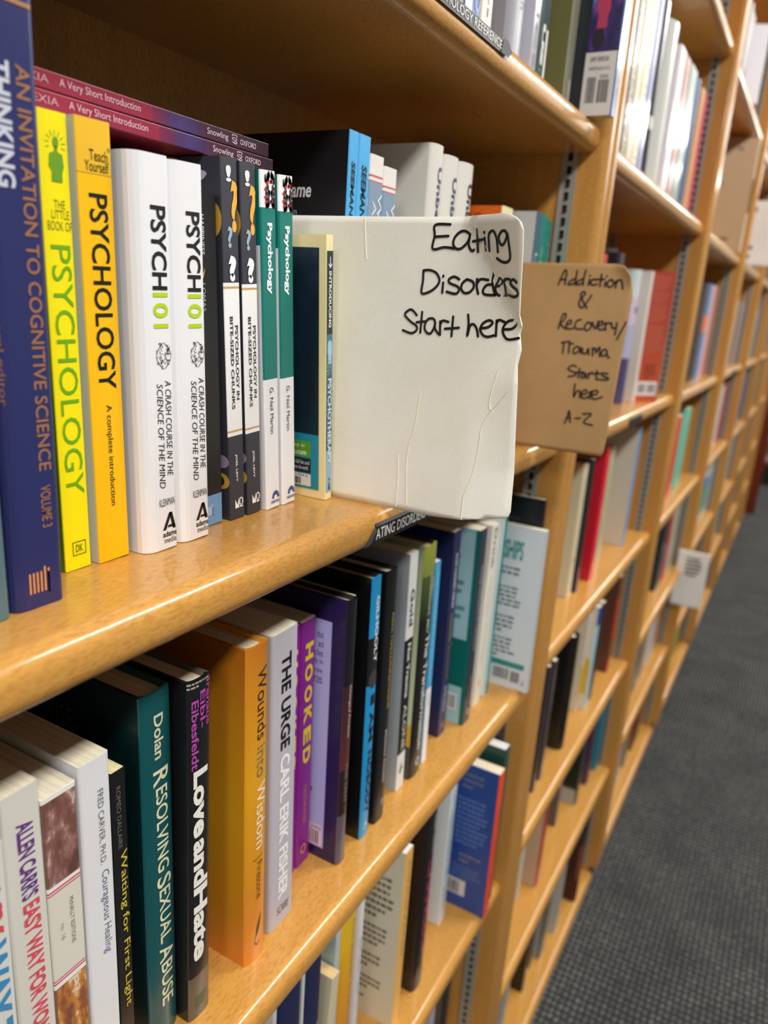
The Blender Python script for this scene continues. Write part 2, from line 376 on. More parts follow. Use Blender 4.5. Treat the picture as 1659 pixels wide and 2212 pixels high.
def mapper(face, box, t, h, d, hard, rnd):
    a0, a1, b0, b1 = box; e = .00025
    if face == 'S':
        def f(u, v): x = t*(b0+(b1-b0)*v); return (x, surf(t, hard, rnd, x)-e, h*(1-(a0+(a1-a0)*u)))
    elif face == 'H':
        def f(u, v): x = t*(b0+(b1-b0)*u); return (x, surf(t, hard, rnd, x)-e, h*(1-(a1-(a1-a0)*v)))
    elif face == 'L':
        def f(u, v): return (-e, d*(b0+(b1-b0)*u), h*(1-(a1-(a1-a0)*v)))
    return f
def book_mesh(mb, mp, t, h, d, sp, lc, rc, hard, rnd, pg):
    p = path(t, d, hard, rnd); n = len(p); c = .0022 if hard else .0005; c = min(c, t*.2)
    B = {'S': bands(sp), 'L': bands(lc or sp), 'R': bands(rc or lc or sp)}
    cut = sorted({0., 1.} | {round(q[0], 4) for b in B.values() for q in b}); cut = [q for q in cut if 0 <= q <= 1]
    inner = [(c+(x/t)*(t-2*c), y+(c if y < d*.9 else 0)) for x, y, z in p]
    for i in range(n-1):
        z = p[i][2]; bs = B[z]
        for a, b in zip(cut, cut[1:]):
            fm = (a+b)/2; ca = band_at(bs, fm, a); cb = band_at(bs, fm, b); za, zb = h*(1-a), h*(1-b)
            mb.face([(p[i][0], p[i][1], zb), (p[i+1][0], p[i+1][1], zb), (p[i+1][0], p[i+1][1], za), (p[i][0], p[i][1], za)], cols=[cb, cb, ca, ca], smooth=(z == 'S'))
        ci = lin(pg); ct = band_at(bs, 0, 0); cu = band_at(bs, 1, 1)
        for q, (zz, cc) in enumerate(((h, ct), (0, cu))):
            f = [(p[i][0], p[i][1], zz), (p[i+1][0], p[i+1][1], zz), (inner[i+1][0], inner[i+1][1], zz), (inner[i][0], inner[i][1], zz)]
            mb.face(f if q == 0 else f[::-1], cc)
        mb.face([(inner[i+1][0], inner[i+1][1], 0), (inner[i][0], inner[i][1], 0), (inner[i][0], inner[i][1], h), (inner[i+1][0], inner[i+1][1], h)], ct if hard else ci)
    for q in (0, n-1):
        f = [(p[q][0], p[q][1], 0), (inner[q][0], inner[q][1], 0), (inner[q][0], inner[q][1], h), (p[q][0], p[q][1], h)]
        mb.face(f if q else f[::-1], lin(pg))
    top = .0032 if hard else .0003; g = c*1.02
    y0 = (rnd*t+c+.002) if hard else c+.0002; y1 = d-(.003 if hard else .0004); m2 = []
    if hard:
        ar = [(c+(t-2*c)*k/8, y0-rnd*t*.8*math.sin(math.pi*k/8)) for k in range(9)]
    else:
        r = rnd*t; ar = [(g, max(r, y0)), (max(r, g), y0), (min(t-r, t-g), y0), (t-g, max(r, y0))]
    lo = ar+[(t-g, y1), (g, y1)]; q = len(lo)
    mp.mesh([(x, y, top) for x, y in lo]+[(x, y, h-top) for x, y in lo], [tuple(range(q-1, -1, -1)), tuple(range(q, 2*q))]+[(i, (i+1) % q, q+(i+1) % q, q+i) for i in range(q)], lin(pg))
CNT = [0]
def book(label, z, x, y, t, h, d, sp, lc=None, rc=None, hard=0, rnd=None, fin='satin', pg='E9DFC8', yaw=0, lean=0, T=(), grp=None, cat='book', parts=True, flat=False, lmat=None, smat=None, name=None):
    rnd = rnd if rnd is not None else (.35 if hard else .12)
    name = name or ('hardcover_book' if hard else 'paperback_book')
    loc = z if isinstance(z, Vector) else W(x, y, z)
    t, h, d = t*U, h*U, d*U
    loc = loc+Vector((0, 0, .0003+(t*math.sin(math.radians(lean)) if lean > 0 else 0)))
    mc = MB(); mp = MB(); book_mesh(mc, mp, t, h, d, sp, lc, rc, hard, rnd, pg)
    fm = MATS['cover_'+fin]
    rot = Matrix.Rotation(math.radians(yaw), 4, 'Z') @ Matrix.Rotation(math.radians(lean), 4, 'Y')
    if flat: rot = Matrix.Rotation(math.radians(yaw), 4, 'Z') @ Matrix.Rotation(math.radians(-90), 4, 'Y')
    if not parts:
        b = len(mc.v); mc.v += mp.v; mc.f += [tuple(i+b for i in f) for f in mp.f]; mc.c += mp.c; mc.mi += [1]*len(mp.f); mc.sm += mp.sm
        if T:
            for e in T: letter(mc, e, t, h, d, hard, rnd, 2)
        o = mc.build(name, [fm, MATS['pages'], MATS['ink']]); tag(o, label, cat, grp)
    else:
        o = thing(name, label, cat, loc, grp)
        mc.build('cover', fm, o); mp.build('pages', MATS['pages'], o)
        ml = MB(); mats = [MATS['ink']]
        for e in T:
            mi = 0
            if len(e) > 4 and isinstance(e[4], dict) and 'mat' in e[4]: mats.append(MATS[e[4]['mat']]); mi = len(mats)-1
            letter(ml, e, t, h, d, hard, rnd, mi)
        if ml.f: ml.build('lettering', mats, o)
    o.matrix_world = Matrix.Translation(loc) @ rot
    return o
LAYER = [0]
def letter(ml, e, t, h, d, hard, rnd, mi):
    face, box, s, col = e[:4]; op = e[4] if len(e) > 4 else {}
    f = mapper(face, box, t, h, d, hard, rnd); lv = op.get('up', 0)*.00012
    def g(u, v):
        q = f(u, v)
        return (q[0]-lv, q[1], q[2]) if face == 'L' else (q[0], q[1]-lv, q[2])
    c = lin(col); sh = icon(s[1:], op.get('seed', 3)) if s.startswith('#') else [glyphs(s, op.get('b', 0), op.get('i', 0))]
    for vs, fs in sh:
        if face != 'L' and (hard or rnd > .12 or min(box[2:]) < rnd or max(box[2:]) > .9): vs, fs = slice_uv(vs, fs, 1 if face == 'S' else 0, box[2], box[3])
        ml.mesh([g(*p) for p in vs], fs, c, mi)
def slice_uv(vs, fs, ax, b0, b1):
    # cut flat print into narrow strips so that it wraps round a curved spine
    bm = bmesh.new(); bv = [bm.verts.new((x, y, 0)) for x, y in vs]
    for f in fs:
        try: bm.faces.new([bv[i] for i in f])
        except ValueError: pass
    n = max(2, int(abs(b1-b0)*18))
    for k in range(1, n):
        co = [0, 0, 0]; no = [0, 0, 0]; co[ax] = k/n; no[ax] = 1
        bmesh.ops.bisect_plane(bm, geom=bm.verts[:]+bm.edges[:]+bm.faces[:], plane_co=co, plane_no=no)
    bm.verts.index_update(); o = ([(v.co.x, v.co.y) for v in bm.verts], [tuple(v.index for v in f.verts) for f in bm.faces]); bm.free()
    return o

# ---------------------------------------------------------------- signs
def strokes(txt): return [[tuple(float(q) for q in p.split(',')) for p in s.split()] for s in txt.split('|')]
def smooth(pts, n=5):
    if len(pts) < 3: return pts
    o = []
    for i in range(len(pts)-1):
        a = pts[max(i-1, 0)]; b = pts[i]; c = pts[i+1]; e = pts[min(i+2, len(pts)-1)]
        for k in range(n):
            t = k/n; o.append(tuple(.5*(2*b[j]+(c[j]-a[j])*t+(2*a[j]-5*b[j]+4*c[j]-e[j])*t*t+(3*b[j]-a[j]-3*c[j]+e[j])*t**3) for j in (0, 1)))
    o.append(pts[-1]); return o
def pen(mb, xf, txt, w, lift, col, n=5):
    for s in strokes(txt):
        p = smooth(s, n); L = [q for q in p]
        vs, fs = strip([(-a, b) for a, b in L], w)
        P = lambda a, b: ((xf(-a, b)-lift)*U, -a*U, (b-FL)*U)
        mb.mesh([P(a, b) for a, b in vs], fs, col)
        for q in (L[0], L[-1]):
            cv, cf = ell(-q[0], q[1], w, w, 10); mb.mesh([P(a, b) for a, b in cv], cf, col)
def crease(mb, xf, txt, w, lift, col):
    # a torn fold standing up as a narrow ridge
    for s in strokes(txt):
        p = smooth(s, 3); vs, _ = strip([(-a, b) for a, b in p], w)
        P = lambda a, b, l: ((xf(-a, b)-l)*U, -a*U, (b-FL)*U)
        for i in range(len(p)-1):
            l0, r0, l1, r1 = vs[2*i], vs[2*i+1], vs[2*i+2], vs[2*i+3]; c0 = (-p[i][0], p[i][1]); c1 = (-p[i+1][0], p[i+1][1])
            mb.face([P(*l0, .0003), P(*c0, lift), P(*c1, lift), P(*l1, .0003)], col); mb.face([P(*c0, lift), P(*r0, .0003), P(*r1, .0003), P(*c1, lift)], col)
def card(name, label, outline, xf, th, mat, edge, texts):
    # outline (y,z) polygon; xf(y,z) gives the bend of the card in x; built as a solid sheet th thick
    bm = bmesh.new(); vs = [bm.verts.new((0, y, z)) for y, z in outline]; bm.faces.new(vs)
    y0 = min(p[0] for p in outline); y1 = max(p[0] for p in outline); z0 = min(p[1] for p in outline); z1 = max(p[1] for p in outline)
    for k in range(1, 40):
        for co, no in (((0, y0+(y1-y0)*k/40, 0), (0, 1, 0)), ((0, 0, z0+(z1-z0)*k/40), (0, 0, 1))):
            bmesh.ops.bisect_plane(bm, geom=bm.verts[:]+bm.edges[:]+bm.faces[:], plane_co=co, plane_no=no)
    for v in bm.verts: y, z = v.co.y, v.co.z; v.co = Vector((xf(y, z)*U, y*U, (z-FL)*U))
    r = bmesh.ops.extrude_face_region(bm, geom=bm.faces[:])
    for e in r['geom']:
        if isinstance(e, bmesh.types.BMVert): e.co.x += th*U
    bmesh.ops.recalc_face_normals(bm, faces=bm.faces[:])
    for f in bm.faces: f.material_index = 0 if abs(f.normal.x) > .6 else 1; f.smooth = abs(f.normal.x) > .6
    me = bpy.data.meshes.new(name); bm.to_mesh(me); bm.free(); me.materials.append(MATS[mat]); me.materials.append(MATS[edge])
    root = thing(name, label, 'sign', Vector((0, 0, 0)))
    yb, zb = outline[-1]; base = Vector((xf(yb, zb)*U, yb*U, (zb-FL)*U)); root.location = base
    o = bpy.data.objects.new('sheet', me); COL.objects.link(o); o.parent = root; o.matrix_parent_inverse = Matrix.Translation(-base)
    for nm, mb, mt in texts:
        q = mb.build(nm, MATS[mt], root); q.matrix_parent_inverse = Matrix.Translation(-base)
    return root
EAT="""0.911,0.199 0.956,0.197 0.955,0.170 0.958,0.136 0.924,0.141 0.895,0.139|0.956,0.167 0.914,0.170|0.851,0.175 0.865,0.183 0.880,0.181 0.894,0.168 0.898,0.151 0.889,0.139 0.875,0.139 0.861,0.150 0.853,0.163 0.851,0.175 0.853,0.152 0.847,0.139 0.840,0.134 0.836,0.137|0.828,0.186 0.824,0.132|0.841,0.158 0.805,0.162|0.800,0.165 0.798,0.136|0.801,0.179 0.801,0.177|0.784,0.134 0.786,0.163 0.783,0.176 0.773,0.181 0.765,0.176 0.758,0.160 0.755,0.131|0.723,0.172 0.732,0.180 0.744,0.177 0.752,0.165 0.747,0.151 0.737,0.148 0.727,0.161 0.723,0.172 0.717,0.143 0.714,0.117 0.725,0.107 0.742,0.108 0.758,0.116|0.981,0.079 0.980,0.052 0.981,0.019 0.954,0.026 0.935,0.042 0.930,0.057 0.941,0.074 0.962,0.081 0.981,0.079|0.918,0.050 0.918,0.024|0.919,0.068 0.919,0.066|0.871,0.061 0.886,0.067 0.901,0.060 0.898,0.050 0.874,0.042 0.869,0.032 0.879,0.023 0.905,0.027|0.848,0.062 0.860,0.052 0.863,0.038 0.853,0.027 0.838,0.029 0.827,0.042 0.830,0.056 0.848,0.062|0.819,0.064 0.818,0.045 0.812,0.027|0.818,0.052 0.809,0.064 0.787,0.063|0.772,0.081 0.774,0.056 0.763,0.026|0.775,0.052 0.790,0.050 0.799,0.036 0.792,0.026 0.763,0.026|0.762,0.048 0.746,0.052 0.741,0.064 0.752,0.068 0.763,0.051 0.763,0.036 0.753,0.026 0.737,0.026|0.735,0.064 0.729,0.026|0.733,0.053 0.731,0.066 0.716,0.066|0.693,0.059 0.704,0.066 0.714,0.059 0.706,0.049 0.691,0.040 0.689,0.029 0.701,0.024 0.722,0.028|0.991,-0.041 1.006,-0.028 1.018,-0.029 1.029,-0.042 1.010,-0.059 0.990,-0.070 0.989,-0.082 1.005,-0.091 1.032,-0.085|0.975,-0.031 0.976,-0.087|0.990,-0.060 0.959,-0.055|0.932,-0.057 0.938,-0.047 0.955,-0.049 0.964,-0.068 0.958,-0.084 0.944,-0.087 0.934,-0.070 0.932,-0.057 0.931,-0.073 0.918,-0.087|0.917,-0.052 0.914,-0.088|0.916,-0.062 0.910,-0.050 0.892,-0.052|0.879,-0.037 0.879,-0.089|0.901,-0.071 0.859,-0.065|0.835,-0.029 0.831,-0.054 0.832,-0.085 0.826,-0.057 0.816,-0.053 0.806,-0.064 0.800,-0.083|0.793,-0.061 0.774,-0.057 0.762,-0.045 0.772,-0.039 0.788,-0.047 0.796,-0.063 0.787,-0.078 0.773,-0.082 0.755,-0.077|0.751,-0.038 0.749,-0.078|0.750,-0.044 0.744,-0.036 0.727,-0.041|0.727,-0.059 0.706,-0.056 0.695,-0.044 0.702,-0.035 0.719,-0.038 0.731,-0.056 0.727,-0.073 0.713,-0.084 0.684,-0.078"""
CR="""0.855,0.215 0.829,0.188 0.823,0.173 0.801,0.148 0.777,0.118 0.763,0.091 0.741,0.067 0.716,0.044 0.698,0.030|0.855,0.213 0.842,0.191 0.823,0.169 0.798,0.138 0.778,0.115 0.765,0.089 0.754,0.069|0.741,0.049 0.736,0.021 0.722,-0.007 0.711,-0.029|0.742,-0.274 0.765,-0.321 0.768,-0.376 0.779,-0.462 0.797,-0.528 0.798,-0.599|0.732,-0.163 0.748,-0.243 0.742,-0.274 0.703,-0.222|1.180,0.211 1.173,0.148 1.166,0.101|0.962,-0.252 0.970,-0.349 0.984,-0.403 0.988,-0.468 0.978,-0.592|1.019,-0.443 1.014,-0.514 1.014,-0.602"""
ADD="""1.026,0.104 1.012,0.149 1.004,0.166 0.996,0.156 0.998,0.107|1.021,0.125 0.997,0.129|0.952,0.165 0.953,0.127 0.952,0.108|0.956,0.133 0.976,0.122 0.983,0.109 0.971,0.108 0.953,0.117|0.915,0.169 0.920,0.131 0.919,0.109|0.922,0.134 0.941,0.124 0.948,0.113 0.937,0.109 0.920,0.119|0.894,0.133 0.897,0.110|0.894,0.148 0.894,0.147|0.866,0.132 0.881,0.133 0.888,0.117 0.877,0.110 0.860,0.115|0.847,0.155 0.847,0.107|0.868,0.134 0.832,0.136|0.826,0.125 0.828,0.108|0.824,0.150 0.824,0.148|0.803,0.137 0.816,0.127 0.817,0.110 0.802,0.107 0.791,0.122 0.803,0.137|0.783,0.133 0.782,0.104|0.783,0.116 0.774,0.135 0.761,0.133 0.752,0.102|0.890,0.015 0.920,0.058 0.921,0.076 0.910,0.081 0.905,0.072 0.925,0.045 0.923,0.023 0.908,0.017 0.888,0.047 0.877,0.070|0.993,-0.030 1.002,-0.079|0.993,-0.030 0.985,-0.014 0.975,-0.019 0.984,-0.046 0.996,-0.057 0.971,-0.078|0.968,-0.061 0.949,-0.053 0.950,-0.040 0.963,-0.045 0.969,-0.065 0.959,-0.077 0.936,-0.072|0.907,-0.034 0.923,-0.039 0.931,-0.059 0.922,-0.074 0.895,-0.072|0.876,-0.042 0.887,-0.055 0.884,-0.075 0.868,-0.073 0.861,-0.053 0.876,-0.042|0.859,-0.040 0.842,-0.068 0.833,-0.035|0.831,-0.054 0.812,-0.046 0.817,-0.034 0.829,-0.041 0.831,-0.061 0.822,-0.070 0.806,-0.065|0.803,-0.039 0.798,-0.071|0.801,-0.052 0.793,-0.039 0.780,-0.041|0.777,-0.038 0.771,-0.059 0.755,-0.055|0.755,-0.036 0.755,-0.065 0.757,-0.085|0.717,-0.030 0.746,-0.104|0.980,-0.137 0.945,-0.129|0.969,-0.134 0.969,-0.182|0.945,-0.130 0.942,-0.178|0.944,-0.139 0.927,-0.137|0.897,-0.151 0.915,-0.149 0.924,-0.170 0.914,-0.179 0.899,-0.164 0.896,-0.149 0.891,-0.174|0.885,-0.152 0.882,-0.173 0.867,-0.173 0.860,-0.151 0.855,-0.178|0.842,-0.148 0.837,-0.180|0.841,-0.156 0.830,-0.148 0.824,-0.167 0.817,-0.147 0.811,-0.145 0.807,-0.181|0.780,-0.154 0.793,-0.150 0.802,-0.169 0.793,-0.178 0.779,-0.167 0.780,-0.154 0.775,-0.176 0.766,-0.182|0.901,-0.234 0.917,-0.229 0.935,-0.243 0.928,-0.252 0.901,-0.261 0.901,-0.271 0.931,-0.280|0.885,-0.240 0.886,-0.280|0.901,-0.258 0.866,-0.254|0.859,-0.257 0.872,-0.262 0.873,-0.277 0.863,-0.277 0.857,-0.260 0.852,-0.278|0.844,-0.255 0.842,-0.278|0.843,-0.265 0.829,-0.250|0.810,-0.242 0.808,-0.278|0.825,-0.257 0.792,-0.251|0.762,-0.250 0.782,-0.249 0.784,-0.259 0.758,-0.268 0.762,-0.276 0.805,-0.278|0.896,-0.308 0.895,-0.366 0.885,-0.341 0.872,-0.336 0.868,-0.364|0.861,-0.351 0.840,-0.342 0.845,-0.329 0.861,-0.338 0.862,-0.358 0.850,-0.367 0.834,-0.358|0.827,-0.334 0.826,-0.366|0.827,-0.344 0.821,-0.333 0.814,-0.331|0.815,-0.349 0.796,-0.340 0.794,-0.327 0.811,-0.329 0.818,-0.350 0.806,-0.365 0.771,-0.351|0.919,-0.485 0.910,-0.450 0.906,-0.427 0.895,-0.478|0.915,-0.465 0.896,-0.459|0.875,-0.458 0.852,-0.454|0.844,-0.435 0.807,-0.430 0.836,-0.470 0.796,-0.478"""
def corner(y0, z0, y1, z1, r0, n=5): return []
XS = 1.935
def xe(y, z):
    # gentle bow, the cracked upper corner bent towards the camera, the lower strip bent away
    x = XS+.006*math.sin((y-.66)*3.5)
    (ya, za), (yb, zb) = CA, CB
    dd = ((y-ya)*(zb-za)-(z-za)*(yb-ya))/math.hypot(yb-ya, zb-za)
    if dd > 0: x -= dd*.6*min(1, dd/.03)
    yc = .80 if z > -.45 else .80+.0*z
    k = max(0, min(1, (-.2-z)/.25))
    if y < yc: x += (yc-y)*.3*k
    return x
CA, CB = (.875, .212), (.70, -.05)
ol = [(1.55, -.612), (1.55, .217), (1.1, .217), (.742, .22), (.715, .218), (.696, .21), (.68, .198), (.673, .182), (.674, .13), (.68, .05), (.684, -.02), (.677, -.045), (.683, -.07), (.675, -.11), (.681, -.15), (.675, -.2), (.672, -.35), (.667, -.56), (.671, -.574), (.682, -.58), (.80, -.601), (.90, -.609), (1.04, -.612)]
m1 = MB(); pen(m1, xe, EAT, .0034, .0022, lin('120F14'))
m2 = []
for q in CR.split('|'): mb = MB(); crease(mb, xe, q, .0022, .0022, lin('FFFFFF')); m2.append(('torn_crease', mb, 'white_edge'))
card('card_sign', 'white card sign hand lettered Eating Disorders Start here, with a torn bent corner', ol[1:]+ol[:1], xe, .006, 'white_card', 'white_edge', [('marker_writing', m1, 'marker')]+m2)
def xa(y, z):
    x = 3.327+.01*math.sin(y*3)
    dd = .80-y+(z-.2)*.8
    if dd > 0 and z > .05: x -= dd*.45
    return x
oa = [(1.55, .183), (1.2, .19), (.79, .20), (.755, .192), (.722, .15), (.709, .074), (.714, -.1), (.721, -.29), (.728, -.5), (.733, -.59), (.742, -.611), (.765, -.612), (1.13, -.613), (1.55, -.613)]
m1 = MB(); pen(m1, xa, ADD, .0038, .002, lin('1A1614'))
card('card_sign', 'brown cardboard sign hand lettered Addiction and Recovery, behind the white sign', oa, xa, .008, 'brown_card', 'brown_card', [('marker_writing', m1, 'marker')])
# paper signs further along
def sheet(label, x, y0, y1, z0, z1, tilt, lines):
    f = lambda y, z: x+(y-y0)*tilt
    ol = [(y1, z0), (y1, z1), (y0, z1), (y0, z0)]
    mb = MB()
    for (s, a0, a1, b0, b1) in lines:
        if s[0] == '#': sh = icon(s[1:], 4)
        else: sh = [glyphs(s, .01, .15)]
        for vs, fs in sh:
            mb.mesh([((f(y1-(y1-y0)*(b0+(b1-b0)*u), 0)-.006)*U, (y1-(y1-y0)*(b0+(b1-b0)*u))*U, (z1-(z1-z0)*(a1-(a1-a0)*v)-FL)*U) for u, v in vs], fs, lin('8A8582' if s[0] == '#' else '6A6562'))
    return card('paper_sign', label, ol[::-1][1:]+ol[::-1][:1], f, .012, 'paper_sign', 'paper_sign', [('printing', mb, 'marker')])
sheet('white paper sign at the right edge of the view, lettered in grey', 11.05, .62, 1.5, .70, 1.47, 0, [('A', .08, .16, .5, .6), ('A', .26, .34, .46, .56), ('F', .45, .53, .44, .52), ('Pla', .66, .74, .42, .62), ('He', .80, .88, .44, .6)])
sheet('grey-white paper sign hanging low over the bottom shelves', 10.65, .72, 1.12, -3.85, -3.05, 0, [('#lines5', .1, .45, .3, .8)])

# shelf edge label holders
def holder(label, x0, x1, z, text, a0, a1, flap, hh=.062, mt='black_label'):
    t = thing('shelf_label', label, 'label', W(x0, YL, z))
    mb = MB(); l = (x1-x0)*U; h = hh*U
    pr = [(-.0004, 0), (-.0012, 0), (-.0012, h*.86), (-.0008+.001, h), (.0012, h), (-.0004, h*.86)]
    n = len(pr); e0 = [(-.03*U if q[1] < h*.5 else .03*U) if flap else 0 for q in pr]
    vs = [(e0[i], y, q) for i, (y, q) in enumerate(pr)]+[(l-abs(e0[i]), y, q) for i, (y, q) in enumerate(pr)]
    mb.mesh(vs, [tuple(range(n-1, -1, -1)), tuple(range(n, 2*n))]+[(i, (i+1) % n, n+(i+1) % n, n+i) for i in range(n)]); mb.build('strip', MATS[mt], t)
    mb = MB(); vs, fs = glyphs(text, .004, 0)
    mb.mesh([((a0+(a1-a0)*u-x0)*U, -.00145, h*(.2+.56*v)) for u, v in vs], fs, lin('D8D6D2')); mb.build('lettering', MATS['ink'], t)
    if flap: mb = MB(); mb.mesh([(-.03*U, -.0016, .002*U), (.008*U, -.0016, .01*U), (.026*U, -.0024, .045*U), (.02*U, -.0016, .056*U)], [(0, 1, 2, 3)]); mb.build('folded_end', MATS['fold_film'], t)
holder('black shelf edge label lettered in white, below the white card sign', 1.845, 2.29, -.712, 'ATING DISORDERS', 1.875, 2.205, True)
holder('black shelf edge label lettered psychology reference, on the upper shelf', 1.90, 2.50, .763, 'PSYCHOLOGY REFERENCE', 1.965, 2.475, False, .043, 'label_grey')
t = bpy.data.objects['shelf_label.001']; mb = MB(); mb.mesh([((x-1.9)*U, y, z*U) for x, y, z in ((2.47, -.0017, 0), (2.535, -.0017, .001), (2.562, -.0017, .022), (2.52, -.0017, .046), (2.485, -.0017, .044))], [(0, 1, 2, 3, 4)]); mb.build('taped_end', MATS['black_label'], t)
holder('small dark shelf edge label on the second bookcase', 5.42, 5.86, -.76, '', 5.5, 5.8, False)
holder('small dark shelf edge label on the fourth bookcase', 12.5, 13.3, -.778, '', 12.6, 13.2, False)

# ---------------------------------------------------------------- books on the eye level shelf of the first bookcase
Z0, Z1, Z2, Z3, ZU = -.615, -2.02, -3.36, -4.66, .82
WH = 'ECEBEC'; BK = '15161A'; CR = 'E6DDC6'
g0 = 'front row books on the eye level shelf'
book('grey teal book spine at the far left edge, left of the navy volume', Z0, .705, 1.197, .09, .95, .6, '58777F', lean=-.5, grp=g0)
book('thick navy blue volume with orange lettering, far left on the eye level shelf', Z0, .805, 1.2, .108, 1.05, .68, '2B2F63', rnd=.22, grp=g0, T=[
    ('S', (.111, .748, .62, .86), 'AN INVITATION TO COGNITIVE SCIENCE', 'A2704A', {'b': .008}), ('S', (.775, .852, .62, .82), 'VOLUME 3', 'A2704A', {'b': .008}),
    ('S', (.111, .29, .22, .52), 'THINKING', 'C9CCDA', {'b': .03}), ('S', (.45, .63, .02, .13), 'general editor', '9A6A55'),
    ('H', (.924, .976, .3, .74), '#mit', 'F0A050'), ('H', (.024, .03, 0, 1), '#rect', 'B07A50')])
book('bright yellow book with green psychology lettering and a bulb head logo', Z0, 1.003, 1.31, .066, .904, .586, 'FFEE0A', '6E9A1E', 'FFEE0A', rnd=.04, lean=-.9, grp=g0, T=[
    ('H', (.075, .135, .3, .82), '#head', '6DA01E'), ('H', (.033, .072, .22, .9), '#rays', '9AA832'), ('H', (.048, .075, .45, .7), '#bulb', '6DA01E'),
    ('H', (.17, .187, .4, .78), 'THE', '8C8C1A'), ('H', (.19, .207, .3, .9), 'LITTLE', '8C8C1A'), ('H', (.212, .231, .15, .98), 'BOOK OF', '8C8C1A'),
    ('S', (.26, .815, .2, .88), 'PSYCHOLOGY', '6FAE10'), ('H', (.93, .965, .3, .82), '#frame', '6E8A1A'), ('H', (.938, .957, .42, .7), 'DK', '6E8A1A', {'b': .02})])
book('golden yellow book with black psychology lettering, a complete introduction', Z0, 1.084, 1.3, .085, .907, .586, [(.108, 'F2C02A'), (.11, 'A88418'), (1, 'FFC40C')], 'D5DCDD', '1A1712', rnd=.03, lean=-1.3, grp=g0, T=[
    ('H', (.06, .082, .36, .88), 'Teach', '3A3010'), ('H', (.082, .104, .22, .9), 'Yourself', '3A3010'), ('H', (.052, .06, .88, .96), '#ring', '3A3010'),
    ('S', (.148, .575, .28, .82), 'PSYCHOLOGY', '17140F', {'b': .012}), ('S', (.612, .86, .42, .64), 'A complete introduction', '2E260E')])
psyT = [('S', (.115, .312, .42, .86), 'PSYCH', '161616', {'b': .022}), ('S', (.318, .405, .42, .86), '101', 'B7D40E', {'b': .022}),
        ('H', (.44, .51, .46, .92), '#brain', '3C3C3C'), ('S', (.538, .795, .7, .88), 'A CRASH COURSE IN THE', '3A3A3C', {'i': .22}), ('S', (.545, .825, .45, .63), 'SCIENCE OF THE MIND', '3A3A3C', {'i': .22}),
        ('H', (.855, .876, .42, .9), 'KLEINMAN', '3E3E40'), ('H', (.897, .945, .5, .92), '#alogo', '121212'), ('H', (.949, .965, .5, .94), 'adams', '1A1A1A', {'b': .02}), ('H', (.967, .983, .54, .92), 'media', '2A2A2A')]
for k, (x, t, ln, la) in enumerate(((1.188, .1, -1.3, 'left'), (1.3, .1, -1.9, 'right'))):
    book('thick white paperback with lime 101 on the spine, %s one of the pair' % la, Z0, x, 1.262, t, .866, .58, 'ECECEF', rnd=.3, lean=ln, grp='pair of white paperbacks with lime numbers', T=psyT)
book('short black book with pale blue foot band, tucked between white and question mark paperbacks', Z0, 1.425, 1.312, .08, .817, .56, [(.9, '17171A'), (1, '6E9ACB')], '17171A', rnd=.04, lean=-2.4, grp=g0, T=[
    ('S', (.055, .165, .3, .44), 'HAPPINESS', 'D8D8D8'), ('S', (.245, .325, .3, .44), 'LOMAS', 'A8B4C0'), ('H', (.2, .235, .3, .46), '#leaf', 'C8A050'), ('H', (.93, .97, .28, .55), '#mit', 'E8EEF6')])
dk = '33353F'
biteS = [(.315, dk), (.325, 'EDEDED'), (.331, 'C9A25A'), (.727, 'F0F0F0'), (.733, 'C9A25A'), (.744, 'F0F0F0'), (1, dk)]
biteT = [('H', (.02, .06, .3, .62), '!', 'E8E8E8', {'b': .03}), ('H', (.055, .185, .55, 1.0), '?', 'F2B13C', {'b': .03}),
         ('H', (.17, .225, .3, .62), '?', '9DB4C4', {'b': .03}), ('H', (.244, .312, .34, .82), '?', '7A5A70', {'b': .09}), ('H', (.244, .312, .3, .78), '?', 'FFFFFF', {'b': .08, 'up': 1}),
         ('S', (.43, .64, .62, .82), 'PSYCHOLOGY IN', '26262C', {'b': .02}), ('S', (.405, .665, .3, .5), 'BITE-SIZED CHUNKS', '26262C', {'b': .02}),
         ('S', (.8, .885, .4, .55), 'JOEL LEVY', 'F4F4F4', {'b': .02}), ('H', (.935, .967, .32, .88), '#mo', 'F4F4F4'),
         ('L', (.03, .085, .2, .07), '?', 'B8A8C8', {'b': .04}), ('L', (.11, .2, .10, .0), '#oval', 'D9A83C'), ('L', (.0, .05, .34, .22), '?', 'F2B13C', {'b': .05}),
         ('L', (.855, .905, .1, .0), '#oval', 'C9A23C'), ('L', (.865, .895, .08, .03), '#oval', '2A2A30', {'up': 1}), ('L', (.8, .84, .09, .0), '#oval', '9A88A8'), ('L', (.94, .975, .12, .05), '#ring', 'E8E0E8')]
for k, (x, la) in enumerate(((1.527, 'left'), (1.6, 'right'))):
    book('dark slate paperback with question marks above a white title band, %s copy' % la, Z0, x, 1.302, .059, .91, .586, biteS, dk, dk, rnd=.05, lean=-3.4-.2*k, fin='matte', grp='pair of question mark paperbacks', T=biteT)
oneT = [('H', (.01, .095, .3, .98), '#blot', '1A1A1E'), ('H', (.02, .085, .1, .98), '#spots', 'C01828', {'up': 1}), ('S', (.138, .335, .3, .72), 'Psychology', 'FFFFFF', {'b': .035}),
        ('S', (.61, .755, .36, .62), 'G. Neil Martin', '2A3358'), ('H', (.944, .97, .38, .95), '#fan', '27408A'), ('H', (.976, .986, .3, 1.0), 'ONEWORLD', '27408A', {'b': .02})]
